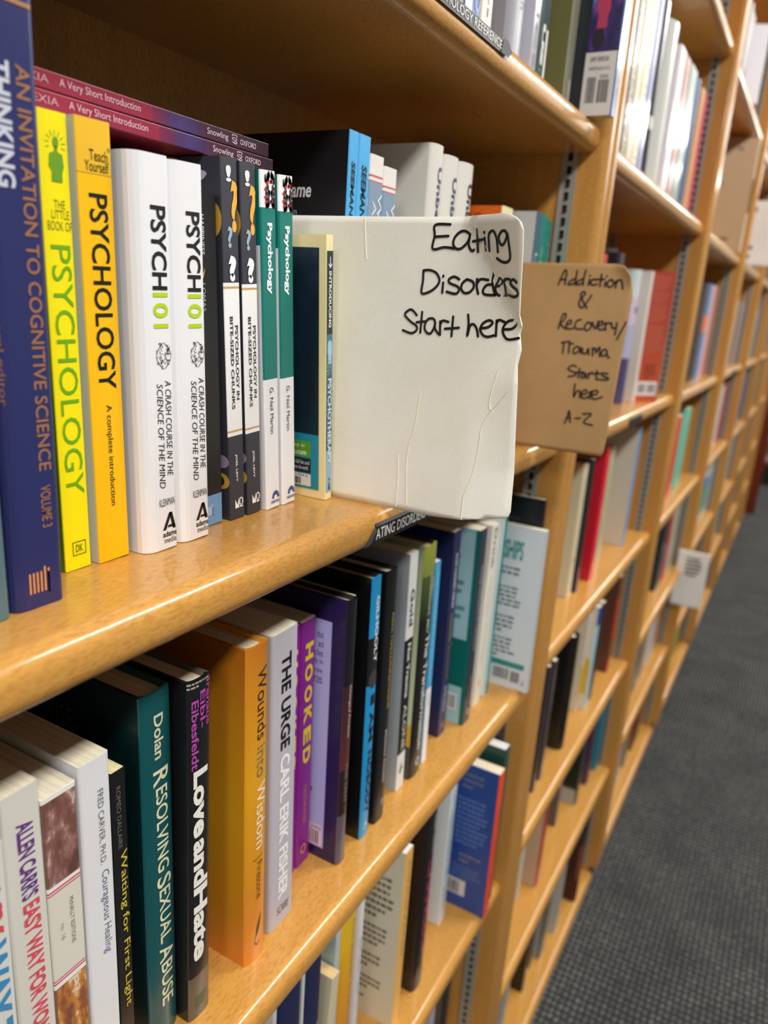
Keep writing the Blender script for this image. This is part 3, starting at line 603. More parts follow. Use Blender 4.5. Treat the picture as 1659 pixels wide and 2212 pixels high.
for k, (x, la) in enumerate(((1.676, 'left'), (1.752, 'right'))):
    book('white paperback with green psychology band on spine, %s copy of two' % la, Z0, x, 1.295, .062, .904, .586, [(.098, 'EFEFF0'), (.585, '04786F'), (1, 'EDEDF1')], [(.2, '04786F'), (1, 'EDEDF1')], 'EDEDF1', rnd=.08, lean=-4, grp='pair of green and white paperbacks', T=oneT)
book('slim cream edged book on psychotherapy with dark starry back, beside the white sign', Z0, 1.884, 1.232, .033, .772, .53, 'F3E6AC', 'F3E6AC', 'F3E6AC', rnd=.05, lean=-4.1, grp=g0, T=[
    ('H', (.055, .97, .06, .94), '#rect', '8FB6CC'), ('H', (.055, .35, .06, .94), '#rect', '22303C', {'up': 1}), ('H', (.35, .49, .06, .94), '#rect', '4E7C96', {'up': 1}), ('H', (.49, .8, .06, .94), '#rect', '3A6480', {'up': 1}),
    ('S', (.075, .115, .22, .76), '#arrow', 'FFFFFF', {'up': 3}), ('S', (.125, .325, .3, .7), 'INTRODUCING', 'F4F4F4', {'b': .03, 'up': 3}), ('H', (.37, .46, .1, .85), '#head', 'A8CFE6', {'up': 3}), ('H', (.44, .5, .0, .6), '#spots', 'B8D832', {'up': 4}),
    ('S', (.515, .855, .22, .8), 'PSYCHOTHERAPY', 'D4E6F0', {'b': .03, 'up': 3}), ('H', (.91, .96, .35, .75), '#person', '14303E', {'up': 3}),
    ('L', (.045, .965, .9, .045), '#rect', '1E7F98', {'mat': 'photo_stars'}), ('L', (.74, .965, .9, .045), '#rect', '1D8CA6', {'up': 1}), ('L', (.77, .835, .6, .1), '#rect', '5E9E2A', {'up': 2}), ('L', (.84, .9, .6, .1), '#rect', '182430', {'up': 2}),
    ('L', (.783, .8, .21, .14), 'up at', 'E8F0E0', {'up': 3}), ('L', (.805, .828, .24, .13), 'ks.com', 'F0F0F0', {'up': 3, 'b': .02}), ('L', (.85, .866, .24, .11), 'the full list and', 'E0E6EA', {'up': 3}), ('L', (.872, .888, .23, .12), 'across the world', 'E0E6EA', {'up': 3}),
    ('L', (.905, .955, .5, .1), '#rect', 'E2E4E0', {'up': 2}), ('L', (.922, .95, .26, .17), '#bar', '2A2A2A', {'up': 3}), ('L', (.908, .917, .23, .12), '31-344-6', '2A2A2A', {'up': 3}),
    ('L', (.4, .43, .25, .215), 'g', 'D8E4EA', {'up': 2}), ('L', (.62, .64, .25, .215), 'r,', 'D8E4EA', {'up': 2})])
# two thin paperbacks lying flat on the row
for k, (x, la) in enumerate(((1.735, 'lower'), (1.715, 'upper'))):
    sp = [(.50, '9C2A40', '8E2440'), (.56, '7A2044', '5A2450'), (.60, '4E2A5E', '463066'), (.67, '4A3470', '3E2A5A'), (.7, '442248'), (1, '4A2038', '331A2A')]
    book('thin crimson and purple book lying flat on top of the row, %s of two' % la, W(x, 1.35, -.615+.9125+.034*k+.001*k), 0, 0, .033, .81, .5, sp, '7A1F38', '7A1F38', rnd=.06, flat=True, grp='two thin books lying flat', name='thin_paperback', T=[
        ('S', (.03, .18, .3, .72), 'DYSLEXIA', 'C99AA6'), ('S', (.209, .458, .22, .78), 'A Very Short Introduction', 'DDB8C0'), ('S', (.712, .803, .2, .75), 'Snowling', 'CFC4CC'),
        ('H', (.82, .845, .2, .85), '603', 'CFC4CC'), ('S', (.859, .935, .28, .66), 'OXFORD', 'D8CCD0')])
# rear part of the eye level shelf, beyond the white sign
g1 = 'books behind the white sign on the eye level shelf'
see = [('S', (.075, .215, .3, .72), 'SEEMAN', '14202A', {'b': .03, 'i': .15}), ('H', (.23, .24, .42, .6), '#oval', '14202A'), ('S', (.255, .4, .3, .72), 'LUCIANI', '14202A', {'b': .03, 'i': .15})]
book('black backed book with pale blue spine and white Shame lettering', Z0, 1.952, 1.25, .047, 1.06, .66, '4FAEE6', '18181B', '18181B', rnd=.08, fin='satin', grp='blue spined pair', T=see+[
    ('L', (.128, .168, .36, .19), 'Shame', 'D8D8D8', {'b': .02, 'i': .15}), ('L', (.195, .214, .44, .265), 'not human', '9A9A9A')])
book('pale blue spined book with dark edge, right of its black backed twin', Z0, 2.003, 1.25, .066, 1.06, .66, '4FAEE6', '18181B', '3A4A54', rnd=.1, grp='blue spined pair', T=see+[('S', (.14, .55, .84, .98), 'WILLIAMS', 'C8D8E0')])
wom = [(.035, 'E4E0DA'), (.055, 'E6E2DC'), (.061, 'C8606A'), (.07, 'E4E0DA'), (.074, 'C8606A'), (1, '8199AE')]
for k, (x, h, la) in enumerate(((2.073, 1.02, 'left'), (2.158, 1.0, 'right'))):
    book('grey blue spined book with a white worn top, %s of the two' % la, Z0, x, 1.25, .08, h, .6, wom, 'DDDAD4', '8199AE', rnd=.1, grp='grey blue pair with white tops', T=[
        ('S', (.1, .4, .62, .95), 'WOMEN', 'E4E8EC', {'b': -.005}), ('S', (.125, .34, .25, .55), 'A NEW', 'E4E8EC', {'b': -.005})])
for k, (x, t, h, y, la) in enumerate(((2.42, .095, 1.115, 1.22, 'left'), (2.53, .118, 1.10, 1.22, 'middle'), (2.662, .122, 1.10, 1.22, 'right'))):
    book('tall glossy white book with blue serif lettering, %s of three' % la, Z0, x, y, t, h, .66, 'DCD8D0', 'D6D3C8', 'DCD8D0', hard=1, rnd=.2, fin='gloss', grp='three tall white books', T=[
        ('S', (.06, .42, .34, .8), 'Unbecoming', '38406A' if k < 2 else '2A2A30', {'b': .03})])
book('small orange book with a cream spine behind the white sign', Z0, 3.035, 1.2, .115, 1.0, .6, 'EBE0B0', 'D8641A', 'EBE0B0', rnd=.06, grp=g1, T=[('L', (.02, .2, .5, .1), '#lines6', 'A84A14'), ('H', (.06, .12, .3, .9), '#lines2', '7A7460')])
book('grey book with a steel blue spine near the shelf upright', Z0, 3.452, 1.2, .076, 1.03, .6, '3E6478', 'C2C4C4', '3E6478', rnd=.05, grp=g1, T=[
    ('L', (.14, .27, .4, .22), '#rect', 'D8D488'), ('L', (.33, .95, .28, .03), '#rect', '26292C'), ('L', (.42, .62, .08, .05), '#bar', '8A8A8A', {'up': 1}), ('S', (.17, .6, .3, .75), 'UNIVERSAL', 'C8DCE4')])
book('teal book with pale green lettering beside the steel blue spine', Z0, 3.531, 1.2, .074, 1.03, .6, '12877C', '12877C', rnd=.05, grp='teal pair', T=[('S', (.13, .62, .35, .6), 'ADDICTION', 'A8D860')])
book('thin plain teal book last before the shelf upright', Z0, 3.609, 1.2, .07, 1.01, .6, '0F8A80', '0F8A80', rnd=.05, grp='teal pair', T=[('S', (.1, .5, .4, .6), 'recovery', '7AC8B8')])

# ---------------------------------------------------------------- second shelf
g2 = 'books on the second shelf below the white sign'
book('white paperback with red and blue lettering, cut off at the bottom left corner', Z1, .648, 1.21, .104, .94, .55, 'DCDCD6', rnd=.1, grp=g2, T=[('S', (.05, .225, .3, .85), 'EASY', 'D8505A', {'b': .04}), ('S', (.24, .8, .25, .88), 'WAY TO STOP', '3F8FC0', {'b': .04})])
book('white paperback with purple and red lettering, an easy way for women', Z1, .757, 1.21, .086, 1.03, .55, 'DAD8CE', rnd=.06, lean=-.5, grp=g2, T=[
    ('S', (.075, .258, .34, .8), "ALLEN CARR'S", '6A3A86', {'b': .03}), ('S', (.268, .66, .34, .8), 'EASY WAY FOR WOMEN', 'D8505E', {'b': .03})])
book('white spined book with brown cloud pictures and two pink lines', Z1, .845, 1.21, .086, .975, .58, [(.012, 'EDEBE4'), (.23, '7E5852'), (.242, 'EDEBE4'), (.247, 'C8566A'), (.25, 'EDEBE4'), (.254, 'C8566A'), (.49, 'DCD8CA'), (.494, 'C8566A'), (.497, 'EDEBE4'), (.502, 'C8566A'), (.515, 'EDEBE4'), (1, '8A5A48')], 'E4E2DA', 'E4E2DA', rnd=.05, lean=-.5, grp=g2, T=[
    ('H', (.012, .23, 0, 1), '#rect', '8A625C', {'mat': 'photo_brown'}), ('H', (.515, 1, 0, 1), '#rect', '8A625C', {'mat': 'photo_sunset'}), ('S', (.29, .42, .6, .72), 'McNALLY EDITIONS', '6A6A66'), ('S', (.345, .39, .3, .42), 'no. 16', '8A8A86')])
book('white paperback with grey lettering, courageous healing', Z1, .938, 1.21, .082, 1.0, .58, 'E2E2E4', rnd=.08, lean=-.4, grp=g2, T=[('S', (.084, .285, .52, .74), 'FRED CARVER, PH.D.', '6E6A66'), ('S', (.305, .545, .5, .82), 'Courageous Healing', '6E6C8C', {'i': .2})])
book('slim black paperback with yellow lettering beside the dark green hardcover', Z1, 1.026, 1.215, .042, .93, .55, '17181A', '17181A', rnd=.05, pg='EADFAE', lean=-.4, grp=g2, T=[('S', (.045, .23, .3, .6), 'ROMEO DALLAIRE', '6E6E66'), ('S', (.24, .755, .3, .9), 'Waiting for First Light', 'C8B43A', {'b': .01})])
book('dark green hardcover in clear film with cream lettering', Z1, 1.128, 1.215, .1, 1.075, .7, '0E5054', '08282A', '0E5054', hard=1, rnd=.14, fin='gloss', lean=-.7, grp=g2, T=[
    ('S', (.055, .17, .36, .66), 'Dolan', 'D8D6B4', {'b': .02}), ('S', (.20, .242, .3, .8), 'R', 'E2DEB6', {'b': .012}), ('S', (.248, .485, .36, .76), 'ESOLVING', 'E2DEB6', {'b': .012}), ('S', (.5, .532, .32, .82), 'S', 'E2DEB6', {'b': .012}),
    ('S', (.538, .70, .38, .78), 'EXUAL', 'E2DEB6', {'b': .012}), ('S', (.715, .76, .34, .84), 'A', 'E2DEB6', {'b': .012}), ('S', (.765, .9, .38, .8), 'BUSE', 'E2DEB6', {'b': .012}), ('L', (.1, .16, .9, .35), 'SEXUAL ABUSE', '6E7448')])
book('black hardcover with pink name and large white Love and Hate lettering', Z1, 1.234, 1.178, .082, 1.075, .7, [(.86, '17171A'), (1, '5E5648')], '17171A', '5E5648', hard=1, rnd=.12, fin='gloss', grp=g2, T=[
    ('S', (.01, .13, .74, .95), 'Irenaus', 'B04AA6', {'b': .02}), ('S', (.03, .13, .46, .7), 'Eibl-', 'B04AA6', {'b': .02}), ('S', (.05, .235, .12, .4), 'Eibesfeldt', 'B04AA6', {'b': .02}),
    ('S', (.24, .43, .18, .82), 'Love', 'ECEAE0', {'b': .04}), ('S', (.44, .575, .18, .82), 'and', 'ECEAE0', {'b': .04}), ('S', (.58, .81, .18, .82), 'Hate', 'ECEAE0', {'b': .04}), ('H', (.93, .97, .25, .85), '#lines4', '4E6A3A'), ('H', (0, .02, 0, 1), '#lines2', 'A8A498')])
book('thick orange and gold hardcover, Wounds into Wisdom, on the second shelf', Z1, 1.462, 1.165, .094, 1.085, .72, [(.1, 'D07E22', 'D98A22'), (.4, 'D98A22', 'E0A01C'), (.75, 'E0A01C', 'D98E20'), (1, 'DC8A2A', 'E0862E')], [(.2, 'B86A1C', 'CC861C'), (.5, 'CC861C', 'D89A1A'), (.8, 'D89A1A', 'D8901E'), (1, 'D8901E', 'DC8030')], 'E09A20', hard=1, rnd=.13, fin='gloss', lean=-1, grp=g2, T=[
    ('S', (.065, .275, .44, .9), 'Wounds', '3A2C14'), ('S', (.295, .39, .44, .86), 'into', '7A7458'), ('S', (.41, .62, .44, .9), 'Wisdom', 'EEE6CE'), ('H', (.648, .651, .3, .8), '#rect', '6A5020'), ('S', (.665, .79, .48, .76), 'Firestone', '5A4218'), ('H', (.845, .925, .42, .8), '#leaf', '4A3818')])
book('wide pale grey hardcover, The Urge, lettered black and white', Z1, 1.603, 1.185, .126, 1.07, .7, 'B9B5BD', 'C6C0B8', 'B9B5BD', rnd=.1, fin='matte', lean=-1.4, grp=g2, T=[
    ('S', (.07, .375, .34, .72), 'THE URGE', '161418', {'b': .03}), ('S', (.395, .905, .34, .72), 'CARL ERIK FISHER', 'F2F0F0', {'b': .03}), ('H', (.93, .96, .3, .8), 'SCRIBE', '5A565A', {'i': .2})])
hk = [('S', (.085+.083*i, .15+.083*i, .26, .8), c, 'EFD416', {'b': .045}) for i, c in enumerate('HOOKED')] + [('S', (.655, .82, .4, .62), 'TALITHA FOSH', 'C88A2A', {'b': .01}), ('H', (.915, .955, .3, .7), '#ring', 'D8A828')]
for k, (x, t, y, la) in enumerate(((1.806, .072, 1.285, 'left'), (1.886, .083, 1.285, 'right'))):
    book('magenta purple paperback with yellow hooked lettering, %s copy' % la, Z1, x, y, t, .98, .58, '8E1E92', '8E1E92', 'A01E50', rnd=.1, lean=-1.2, grp='pair of magenta paperbacks', T=hk)
book('navy backed hardcover with a lilac text panel and dark spine', Z1, 1.983, 1.168, .057, 1.052, .7, [(.3, '17161E'), (.62, '3A2028', '5A2A2A'), (.8, '2A1A1E'), (1, '5A5060')], '1F1B4C', '17161E', hard=1, rnd=.22, fin='gloss', lean=-.9, grp=g2, T=[
    ('L', (.085, .955, .99, .095), '#rect', 'B4B2E4')]+[('L', (.125+.033*i, .15+.033*i, a-.2, .14), s, '3A3850', {'up': 1}) for i, (s, a) in enumerate((('that', .38), ('and', .37), ('articles', .43), ('only in', .42), ('they grew', .46), ('resources', .46)))]+[
    ('L', (.5, .82, .6, .175), '#lines9', '6A6890', {'up': 1}), ('L', (.865, .95, .99, .105), '#rect', 'E8CFE0', {'up': 1}), ('L', (.89, .945, .4, .125), '#bar', '3A3440', {'up': 2}), ('L', (.872, .885, .22, .11), '31290', '4A4450', {'up': 2}), ('S', (.3, .5, .35, .6), 'Changed Forever', 'D8D0C8', {'i': .2}), ('S', (.6, .75, .35, .6), 'PHIL LAUT', '8A8078')])
book('thin black book with torn white lettering, between navy and bright blue spines', Z1, 2.046, 1.2, .036, 1.04, .6, '1A1A1C', '1A1A1C', rnd=.06, lean=-1.1, grp=g2, T=[('S', (.06, .95, .35, .85), 'GETTING UNDERGROUND', 'D8D6D0', {'b': .05})])
book('bright blue and black hardcover lettered I am nobody', Z1, 2.146, 1.17, .066, 1.085, .7, [(.21, '1C93CC'), (.385, '1A1A1C'), (1, '1C8FC8')], '121214', '121214', hard=1, rnd=.12, fin='gloss', lean=-1.5, grp=g2, T=[
    ('S', (.065, .305, .42, .78), 'GILHOOLY', 'E8ECEC', {'b': .02}), ('H', (.33, .4, .08, .95), '#oval', '3A3A3C'), ('S', (.425, .465, .35, .8), 'I', '141A20', {'b': .03}), ('S', (.49, .61, .35, .8), 'AM', '141A20', {'b': .03}), ('S', (.645, .905, .35, .82), 'NOBODY', '141A20', {'b': .03}), ('H', (.935, .955, .4, .7), '#bird', 'E0F0F8'), ('H', (.96, .967, .3, .8), '#lines1', 'C8E4F0')])
book('black book with small gold real hallucinations lettering', Z1, 2.252, 1.168, .08, 1.08, .66, '14161A', '14161A', hard=1, rnd=.1, lean=-1.6, grp=g2, T=[('S', (.16, .53, .55, .74), 'REAL HALLUCINATIONS', 'A8903A', {'b': .02}), ('S', (.62, .84, .56, .74), 'Matthew Ratcliffe', 'B8B8B8', {'b': .02}), ('H', (.91, .94, .55, .85), '#lines4', 'C8C8C8')])
book('white book with black band lettered not trauma alone', Z1, 2.486, 1.198, .066, 1.08, .62, [(.34, 'DCDCDC'), (.835, '141414'), (1, 'E0E0E0')], 'A8B0B4', 'D8D8D8', rnd=.06, lean=-1.9, grp=g2, T=[
    ('S', (.14, .29, .3, .78), 'Gold', '161616', {'b': .02}), ('S', (.36, .59, .34, .72), 'Not Trauma', 'E4E4E4', {'b': .02}), ('S', (.62, .82, .34, .72), 'ALONE', 'E4E4E4', {'b': -.003}), ('H', (.875, .93, .25, .75), '#bird', '2A2A2A')])
book('black book with leafy green top lettered the transformation', Z1, 2.59, 1.185, .105, 1.08, .68, [(.12, '9A9A3C', '7A863A'), (.3, '4A5A30', '1E2A1A'), (1, '17181A')], [(.75, '8E9E7A', 'C8CDA8'), (.85, 'D8A83C'), (1, '4A4A50')], '17181A', hard=1, rnd=.13, fin='gloss', lean=-1.2, grp=g2, T=[
    ('S', (.13, .22, .66, .82), 'JAMES S.', 'D8DCB0', {'b': .01}), ('S', (.11, .36, .44, .62), 'GORDON, MD', 'D8DCB0', {'b': .01}), ('S', (.37, .88, .45, .8), 'The Transformation', 'E4E4DC', {'b': .012}), ('H', (.92, .955, .4, .75), '#ring', 'E0E0E0')])
book('thin book with sky blue upper and white lower spine', Z1, 2.728, 1.198, .045, .98, .58, [(.61, '4AA6D4'), (1, 'ECECEA')], '4AA6D4', rnd=.06, lean=-1.9, grp=g2, T=[('S', (.05, .58, .3, .7), 'for the heart is broken', '9AD4EE'), ('S', (.64, .8, .35, .6), '#lines1', '8A9AA8')])
book('navy paperback lettered this naked mind in white and green', Z1, 2.965, 1.23, .076, 1.045, .6, '2E2E55', '22224A', '2E2E55', rnd=.04, lean=-1.5, grp=g2, T=[
    ('S', (.1, .36, .42, .66), 'THIS NAKED MIND', 'E4E4EC', {'b': .02}), ('S', (.385, .53, .42, .64), 'CONTROL', 'A8A83A', {'b': .015}), ('S', (.54, .72, .42, .64), 'ALCOHOL', '8A8A3A', {'b': .01}), ('S', (.745, .88, .44, .64), 'ANNIE GRACE', 'DCDCE4', {'b': .015}), ('H', (.93, .96, .4, .65), '#person', 'B8B8C8')])
book('dark spined book with pale blue and green back, loving someone in recovery', Z1, 3.134, 1.175, .085, 1.022, .62, '232538', [(.02, '8FBCC6'), (.55, '9CC4CE'), (.8, '0A6660'), (1, '9CC4CE')], '232538', rnd=.08, lean=-1.2, grp=g2, T=[
    ('L', (0, 1, .035, .0), '#rect', '0A6660'), ('L', (.12, .5, .6, .075), '#lines9', '5E8A96', {'up': 1}), ('L', (.57, .7, .6, .08), '#lines4', 'A8CCC8', {'up': 1}), ('L', (.84, .93, .4, .07), '#rect', 'D8DEDC', {'up': 2}), ('L', (.85, .92, .37, .085), '#bar', '3A3E40', {'up': 3}),
    ('S', (.18, .62, .5, .75), 'loving someone in recovery', 'B8BCCC', {'b': .01}), ('S', (.75, .9, .5, .7), 'BEVERLY', '8A9AB0'), ('H', (.93, .96, .45, .75), '#ring', 'E8E8EC')])
book('cream spined book with large dark Drink lettering', Z1, 3.333, 1.2, .08, .99, .6, 'E8E2D2', 'E8E2D2', rnd=.06, grp=g2, T=[('S', (.02, .24, .35, .8), 'Drink', '45454A', {'b': .02}), ('S', (.27, .5, .4, .75), 'the new', 'D8B8A8'), ('S', (.53, .75, .45, .68), 'Ann Dowsett', 'B8B0A4'), ('H', (.86, .9, .4, .75), '#lines3', 'C86A5A')])
book('slim teal paperback with a white left edge', Z1, 3.464, 1.2, .068, 1.08, .6, '0A8E8C', 'E6EAE8', '0A8E8C', rnd=.05, lean=.6, grp=g2, T=[('H', (0, 1, 0, .3), '#rect', 'E6EAE8'), ('S', (.05, .6, .5, .8), 'the alcohol experiment', '0A5A58'), ('S', (.66, .94, .5, .82), 'CATERINA', '9AE0DC', {'b': .02})])
book('black backed book standing behind the white relationships book', Z1, 3.682, 1.06, .03, 1.075, .68, '232022', '16191E', '232022', rnd=.05, grp=g2, T=[('S', (.04, .2, .35, .6), '#lines3', '4A4446'), ('L', (.1, .2, .4, .15), '#lines3', '2A3036')])
book('white backed book lettered ships in teal, angled out against the shelf upright', Z1, 3.64, 1.016, .04, .93, .62, [(1, 'B8BCC0')], 'D3DCE2', 'C8CCD0', rnd=.06, yaw=0, lean=-1.2, grp=g2, pg='EFE8D2', T=[
    ('L', (.085, .2, .66, .174), 'RELATIONSHIPS', '1E8E8C', {'b': .03}), ('L', (.24, .33, .55, .13), '#lines3', '6A7076'), ('L', (.36, .52, .55, .13), '#lines6', '6E747A'), ('L', (.54, .66, .55, .135), '#lines4', '6E747A'), ('L', (.68, .82, .55, .135), '#lines5', '6E747A'),
    ('L', (.83, .865, .6, .05), '#rect', '1E8E8A'), ('L', (.88, .95, .33, .18), '#bar', '2E3234', {'seed': 4}), ('L', (.885, .955, .165, .08), '#bar', '2E3234', {'seed': 6}), ('L', (.92, .96, .065, .035), '#person', '8A9096')])

# ---------------------------------------------------------------- third shelf
g3 = 'books on the third shelf of the first bookcase'
book('slim white edged book at the left of the two navy hardbacks', Z2, 1.535, 1.11, .02, 1.18, .5, 'C6C6C4', 'C6C6C4', rnd=.05, grp=g3)
book('navy blue hardback, left of the two on the third shelf', Z2, 1.558, 1.1, .126, 1.2, .68, '1A2148', '1A2148', hard=1, rnd=.06, grp=g3, T=[('S', (.3, .9, .72, .9), '#lines1', '8A8A7A')])
book('thin pale grey book between the two navy hardbacks', Z2, 1.686, 1.1, .011, 1.18, .5, 'CFCFCD', rnd=.05, grp=g3)
book('navy blue hardback, right of the two on the third shelf', Z2, 1.7, 1.1, .105, 1.2, .68, '1A2148', '161C40', hard=1, rnd=.06, grp=g3, T=[('S', (.3, .9, .78, .95), '#lines1', '9A927A')])
book('worn cream paperback leaning among the navy and orange books', Z2, 1.84, 1.12, .05, .9, .5, 'CFC3A2', 'C9BFA0', rnd=.08, pg='E2C68C', lean=5, grp=g3)
book('pale grey green book behind the leaning cream paperback', Z2, 1.978, 1.15, .034, 1.05, .66, 'B9C0BC', [(1, '9AB0AE', 'B4BABC')], rnd=.06, fin='gloss', grp=g3)
book('yellow to orange hardcover with small dark lettering on the third shelf', Z2, 2.015, 1.15, .138, 1.12, .7, [(.2, 'E0B41C'), (.6, 'E0AC1E', 'D98C20'), (1, 'D9801E', 'D07018')], [(.2, 'D0A01E'), (1, 'C8821A')], hard=1, rnd=.2, fin='gloss', grp=g3, T=[('S', (.1, .85, .62, .76), 'from the brain to the body and the mind', '4A4028')])
book('thin white spined book with faint red marks beside the orange hardcover', Z2, 2.158, 1.15, .03, 1.08, .6, 'D9D9DC', 'D9D9DC', rnd=.05, grp=g3, T=[('S', (.2, .9, .3, .6), '#lines2', '9A8A98')])
book('beige backed book with printed text and narrow orange spine', Z2, 2.548, 1.15, .072, 1.0, .68, 'E8B25E', 'CFC7AE', 'E8B25E', rnd=.05, pg='F0EEE8', grp=g3, T=[
    ('S', (.06, .6, .45, .75), "it's not the end of your story", '6A4A28', {'b': .01}), ('L', (.16, .42, .32, .05), '#lines7', '6E6450'), ('L', (.45, .58, .32, .06), '#lines4', '6E6450'), ('L', (.62, .72, .32, .1), '#lines3', '6E6450'), ('L', (.76, .85, .32, .08), '#lines3', '6E6450'), ('L', (.88, .91, .32, .1), '#lines1', '6E6450')])
book('thick black hardcover with pink Chancers lettering', Z2, 2.772, 1.145, .108, 1.06, .7, '1B1516', '1A1416', hard=1, rnd=.2, fin='gloss', grp=g3, T=[
    ('S', (.03, .12, .5, .85), 'Susan', '9A9696', {'b': .01, 'i': .2}), ('S', (.13, .24, .5, .85), 'Stellin', '8A8686', {'b': .01, 'i': .2}), ('S', (.27, .78, .34, .84), 'CHANCERS', 'B03A58', {'b': .025}), ('H', (.86, .94, .5, .85), '#lines4', '6A6464')])
book('thin beige spined book between black and white spines', Z2, 2.93, 1.21, .05, 1.02, .6, 'C9AE86', 'C2A880', rnd=.06, grp=g3, T=[('S', (.1, .62, .3, .75), 'THROUGH RECOVERY', '5A4A38', {'b': .01}), ('S', (.64, .7, .3, .8), '#dots', '4A3A2A')])
book('white spined paperback with pale blue lettering, left of the blue book', Z2, 3.233, 1.225, .072, .9, .6, 'DCE2E4', 'D0D8DC', rnd=.06, lean=-.6, grp=g3, T=[('S', (.03, .68, .3, .72), "NOT WHEN I WAS A GIRL", '5AA8C0', {'b': .02}), ('S', (.71, .9, .35, .62), 'TAMBURRO', '7A8488', {'b': .01})])
book('royal blue backed book with bright orange spine', Z2, 3.42, 1.03, .075, .955, .62, 'F2501E', '274890', 'F2501E', rnd=.06, pg='EFE6CC', lean=-1, grp=g3, T=[
    ('L', (.05, .17, .33, .11), '#lines3', '6A7088'), ('L', (.22, .55, .36, .06), '#lines10', '5A7AB4'), ('L', (.6, .68, .3, .06), '#lines2', '7A7688'), ('L', (.69, .79, .36, .06), '#lines5', '5A72A4'), ('L', (.8, .91, .45, .21), '#rect', 'D3D0CC'), ('L', (.815, .9, .42, .27), '#bar', '33363E', {'up': 1}),
    ('L', (.93, .95, .45, .12), '#lines1', '40588E'), ('S', (.25, .9, .4, .7), 'food addiction and me', 'C23A18', {'b': .01}), ('H', (.93, .96, .3, .8), '#bird', 'F4A8A0')])
book('dark green backed book standing behind the royal blue one', Z2, 3.53, 1.055, .07, 1.03, .66, '0C4A42', '0C443E', rnd=.05, grp=g3, pg='EDEDEC', T=[('L', (.1, .3, .75, .35), '#rect', '4E7A7E')])
book('tall black book at the end of the third shelf', Z2, 3.615, 1.12, .07, 1.13, .66, '1A1E22', '1C2226', rnd=.05, grp=g3, T=[('L', (.03, .1, .3, .1), '#spots', '8A8E90')])
# fourth shelf, just showing along the bottom edge
g4 = 'books just showing at the bottom of the view'
book('lavender book at the very bottom of the view', Z3, 3.07, 1.15, .06, .95, .6, 'A8A4B8', rnd=.06, grp=g4)
book('dark brown book at the very bottom of the view', Z3, 3.14, 1.15, .09, .98, .6, '4A362A', rnd=.06, grp=g4)
book('glossy black hardcover at the very bottom of the view', Z3, 3.24, 1.15, .16, 1.06, .68, '1E1E1A', hard=1, rnd=.25, fin='gloss', grp=g4)

# ---------------------------------------------------------------- upper shelf of the first bookcase
g5 = 'books on the upper shelf'
book('blue and white book, first showing on the upper shelf', ZU, 2.41, 1.15, .122, 1.0, .6, '2A4C92', 'E4E6EA', rnd=.04, grp=g5, T=[('H', (0, 1, 0, .45), '#rect', 'E4E6EA'), ('H', (.85, .93, .6, .95), '#ring', '7A9AD0')])
book('cream spined reference book beside the thick grey volume', ZU, 2.545, 1.15, .085, 1.05, .64, 'DCD2BA', rnd=.05, grp=g5, T=[('S', (.3, .92, .4, .7), 'Group Dynamics', '3A3630', {'b': .01})])
book('thick grey hardcover volume on the upper shelf', ZU, 2.78, 1.15, .165, 1.15, .72, '8E8E98', '8A8A94', hard=1, rnd=.1, grp=g5, T=[('H', (.7, .74, .2, .5), '#lines2', '6A6A76'), ('H', (.0, 1, .52, .53), '#rect', '6E6E7A'), ('H', (.8, .83, .6, .9), '#lines2', '6A6A76')])
book('silvery lavender book right of the thick grey volume', ZU, 3.025, 1.15, .065, 1.1, .68, 'B4B4BE', 'C2C4D2', rnd=.08, fin='gloss', grp=g5, T=[('S', (.3, .95, .3, .7), 'STATISTICS', '8A8C98')])
book('dark green book with red tag and white foot label', ZU, 3.095, 1.15, .1, 1.1, .68, '2F4A48', '2F4A48', rnd=.05, grp=g5, T=[('H', (.5, .7, .2, .62), '#rect', 'B8343E'), ('S', (.58, .68, .3, .55), 'NG', 'E8D8D8', {'b': .03, 'up': 1}), ('S', (.79, .92, .3, .62), 'US', 'E4E4E0', {'b': .06}), ('H', (.8, 1, .72, 1.0), '#rect', 'DDDDD8', {'up': 1}), ('H', (.93, .97, .2, .6), '#ring', '6A8A86')])
book('wide olive green hardcover on the upper shelf', ZU, 3.47, 1.15, .097, 1.12, .72, '8E8E7C', '6E6C42', hard=1, rnd=.08, grp=g5, T=[('S', (.2, .75, .4, .6), '#lines1', 'B8A486'), ('H', (.88, .95, .4, .75), '#rect', 'C4C2B4')])
book('dark blue glossy handbook with barcode, overhanging the upper shelf edge', ZU, 3.572, .965, .062, 1.12, .72, '2F5E92', [(.52, '27506F'), (.535, 'D8D8DC'), (.78, '33264E'), (1, 'CFCBC8')], '2F5E92', rnd=.1, fin='gloss', grp=g5, T=[
    ('L', (.535, .775, .19, .012), '#rect', '3A2A66', {'mat': 'photo_cells'}), ('L', (.57, .7, .165, .08), '#head', 'B03A58', {'up': 1}), ('L', (.7, .77, .17, .1), '#oval', '2A2226', {'up': 2}),
    ('L', (.795, .815, .165, .055), '$34.99 / $49.00 CAN', '55504E', {'b': .01}), ('L', (.828, .842, .165, .04), '0650-0/Printed in U.S.A.', '6A6664'), ('L', (.865, .955, .17, .115), '#bar', '4A4644', {'seed': 2}), ('L', (.875, .955, .1, .035), '#bar', '3A3634', {'seed': 5}), ('L', (.858, .87, .095, .045), '52500', '4A4644'),
    ('L', (.0, 1, .27, .195), '#rect', '1A1E26'), ('L', (.1, .5, .2, .185), '#lines1', '7A2A4A', {'up': 1}), ('L', (.25, .4, .16, .11), '#lines3', 'A8B8C4', {'up': 1}),
    ('S', (.2, .9, .45, .75), 'and how to adapt our plans for the future', 'C8D8EA', {'b': .01})])

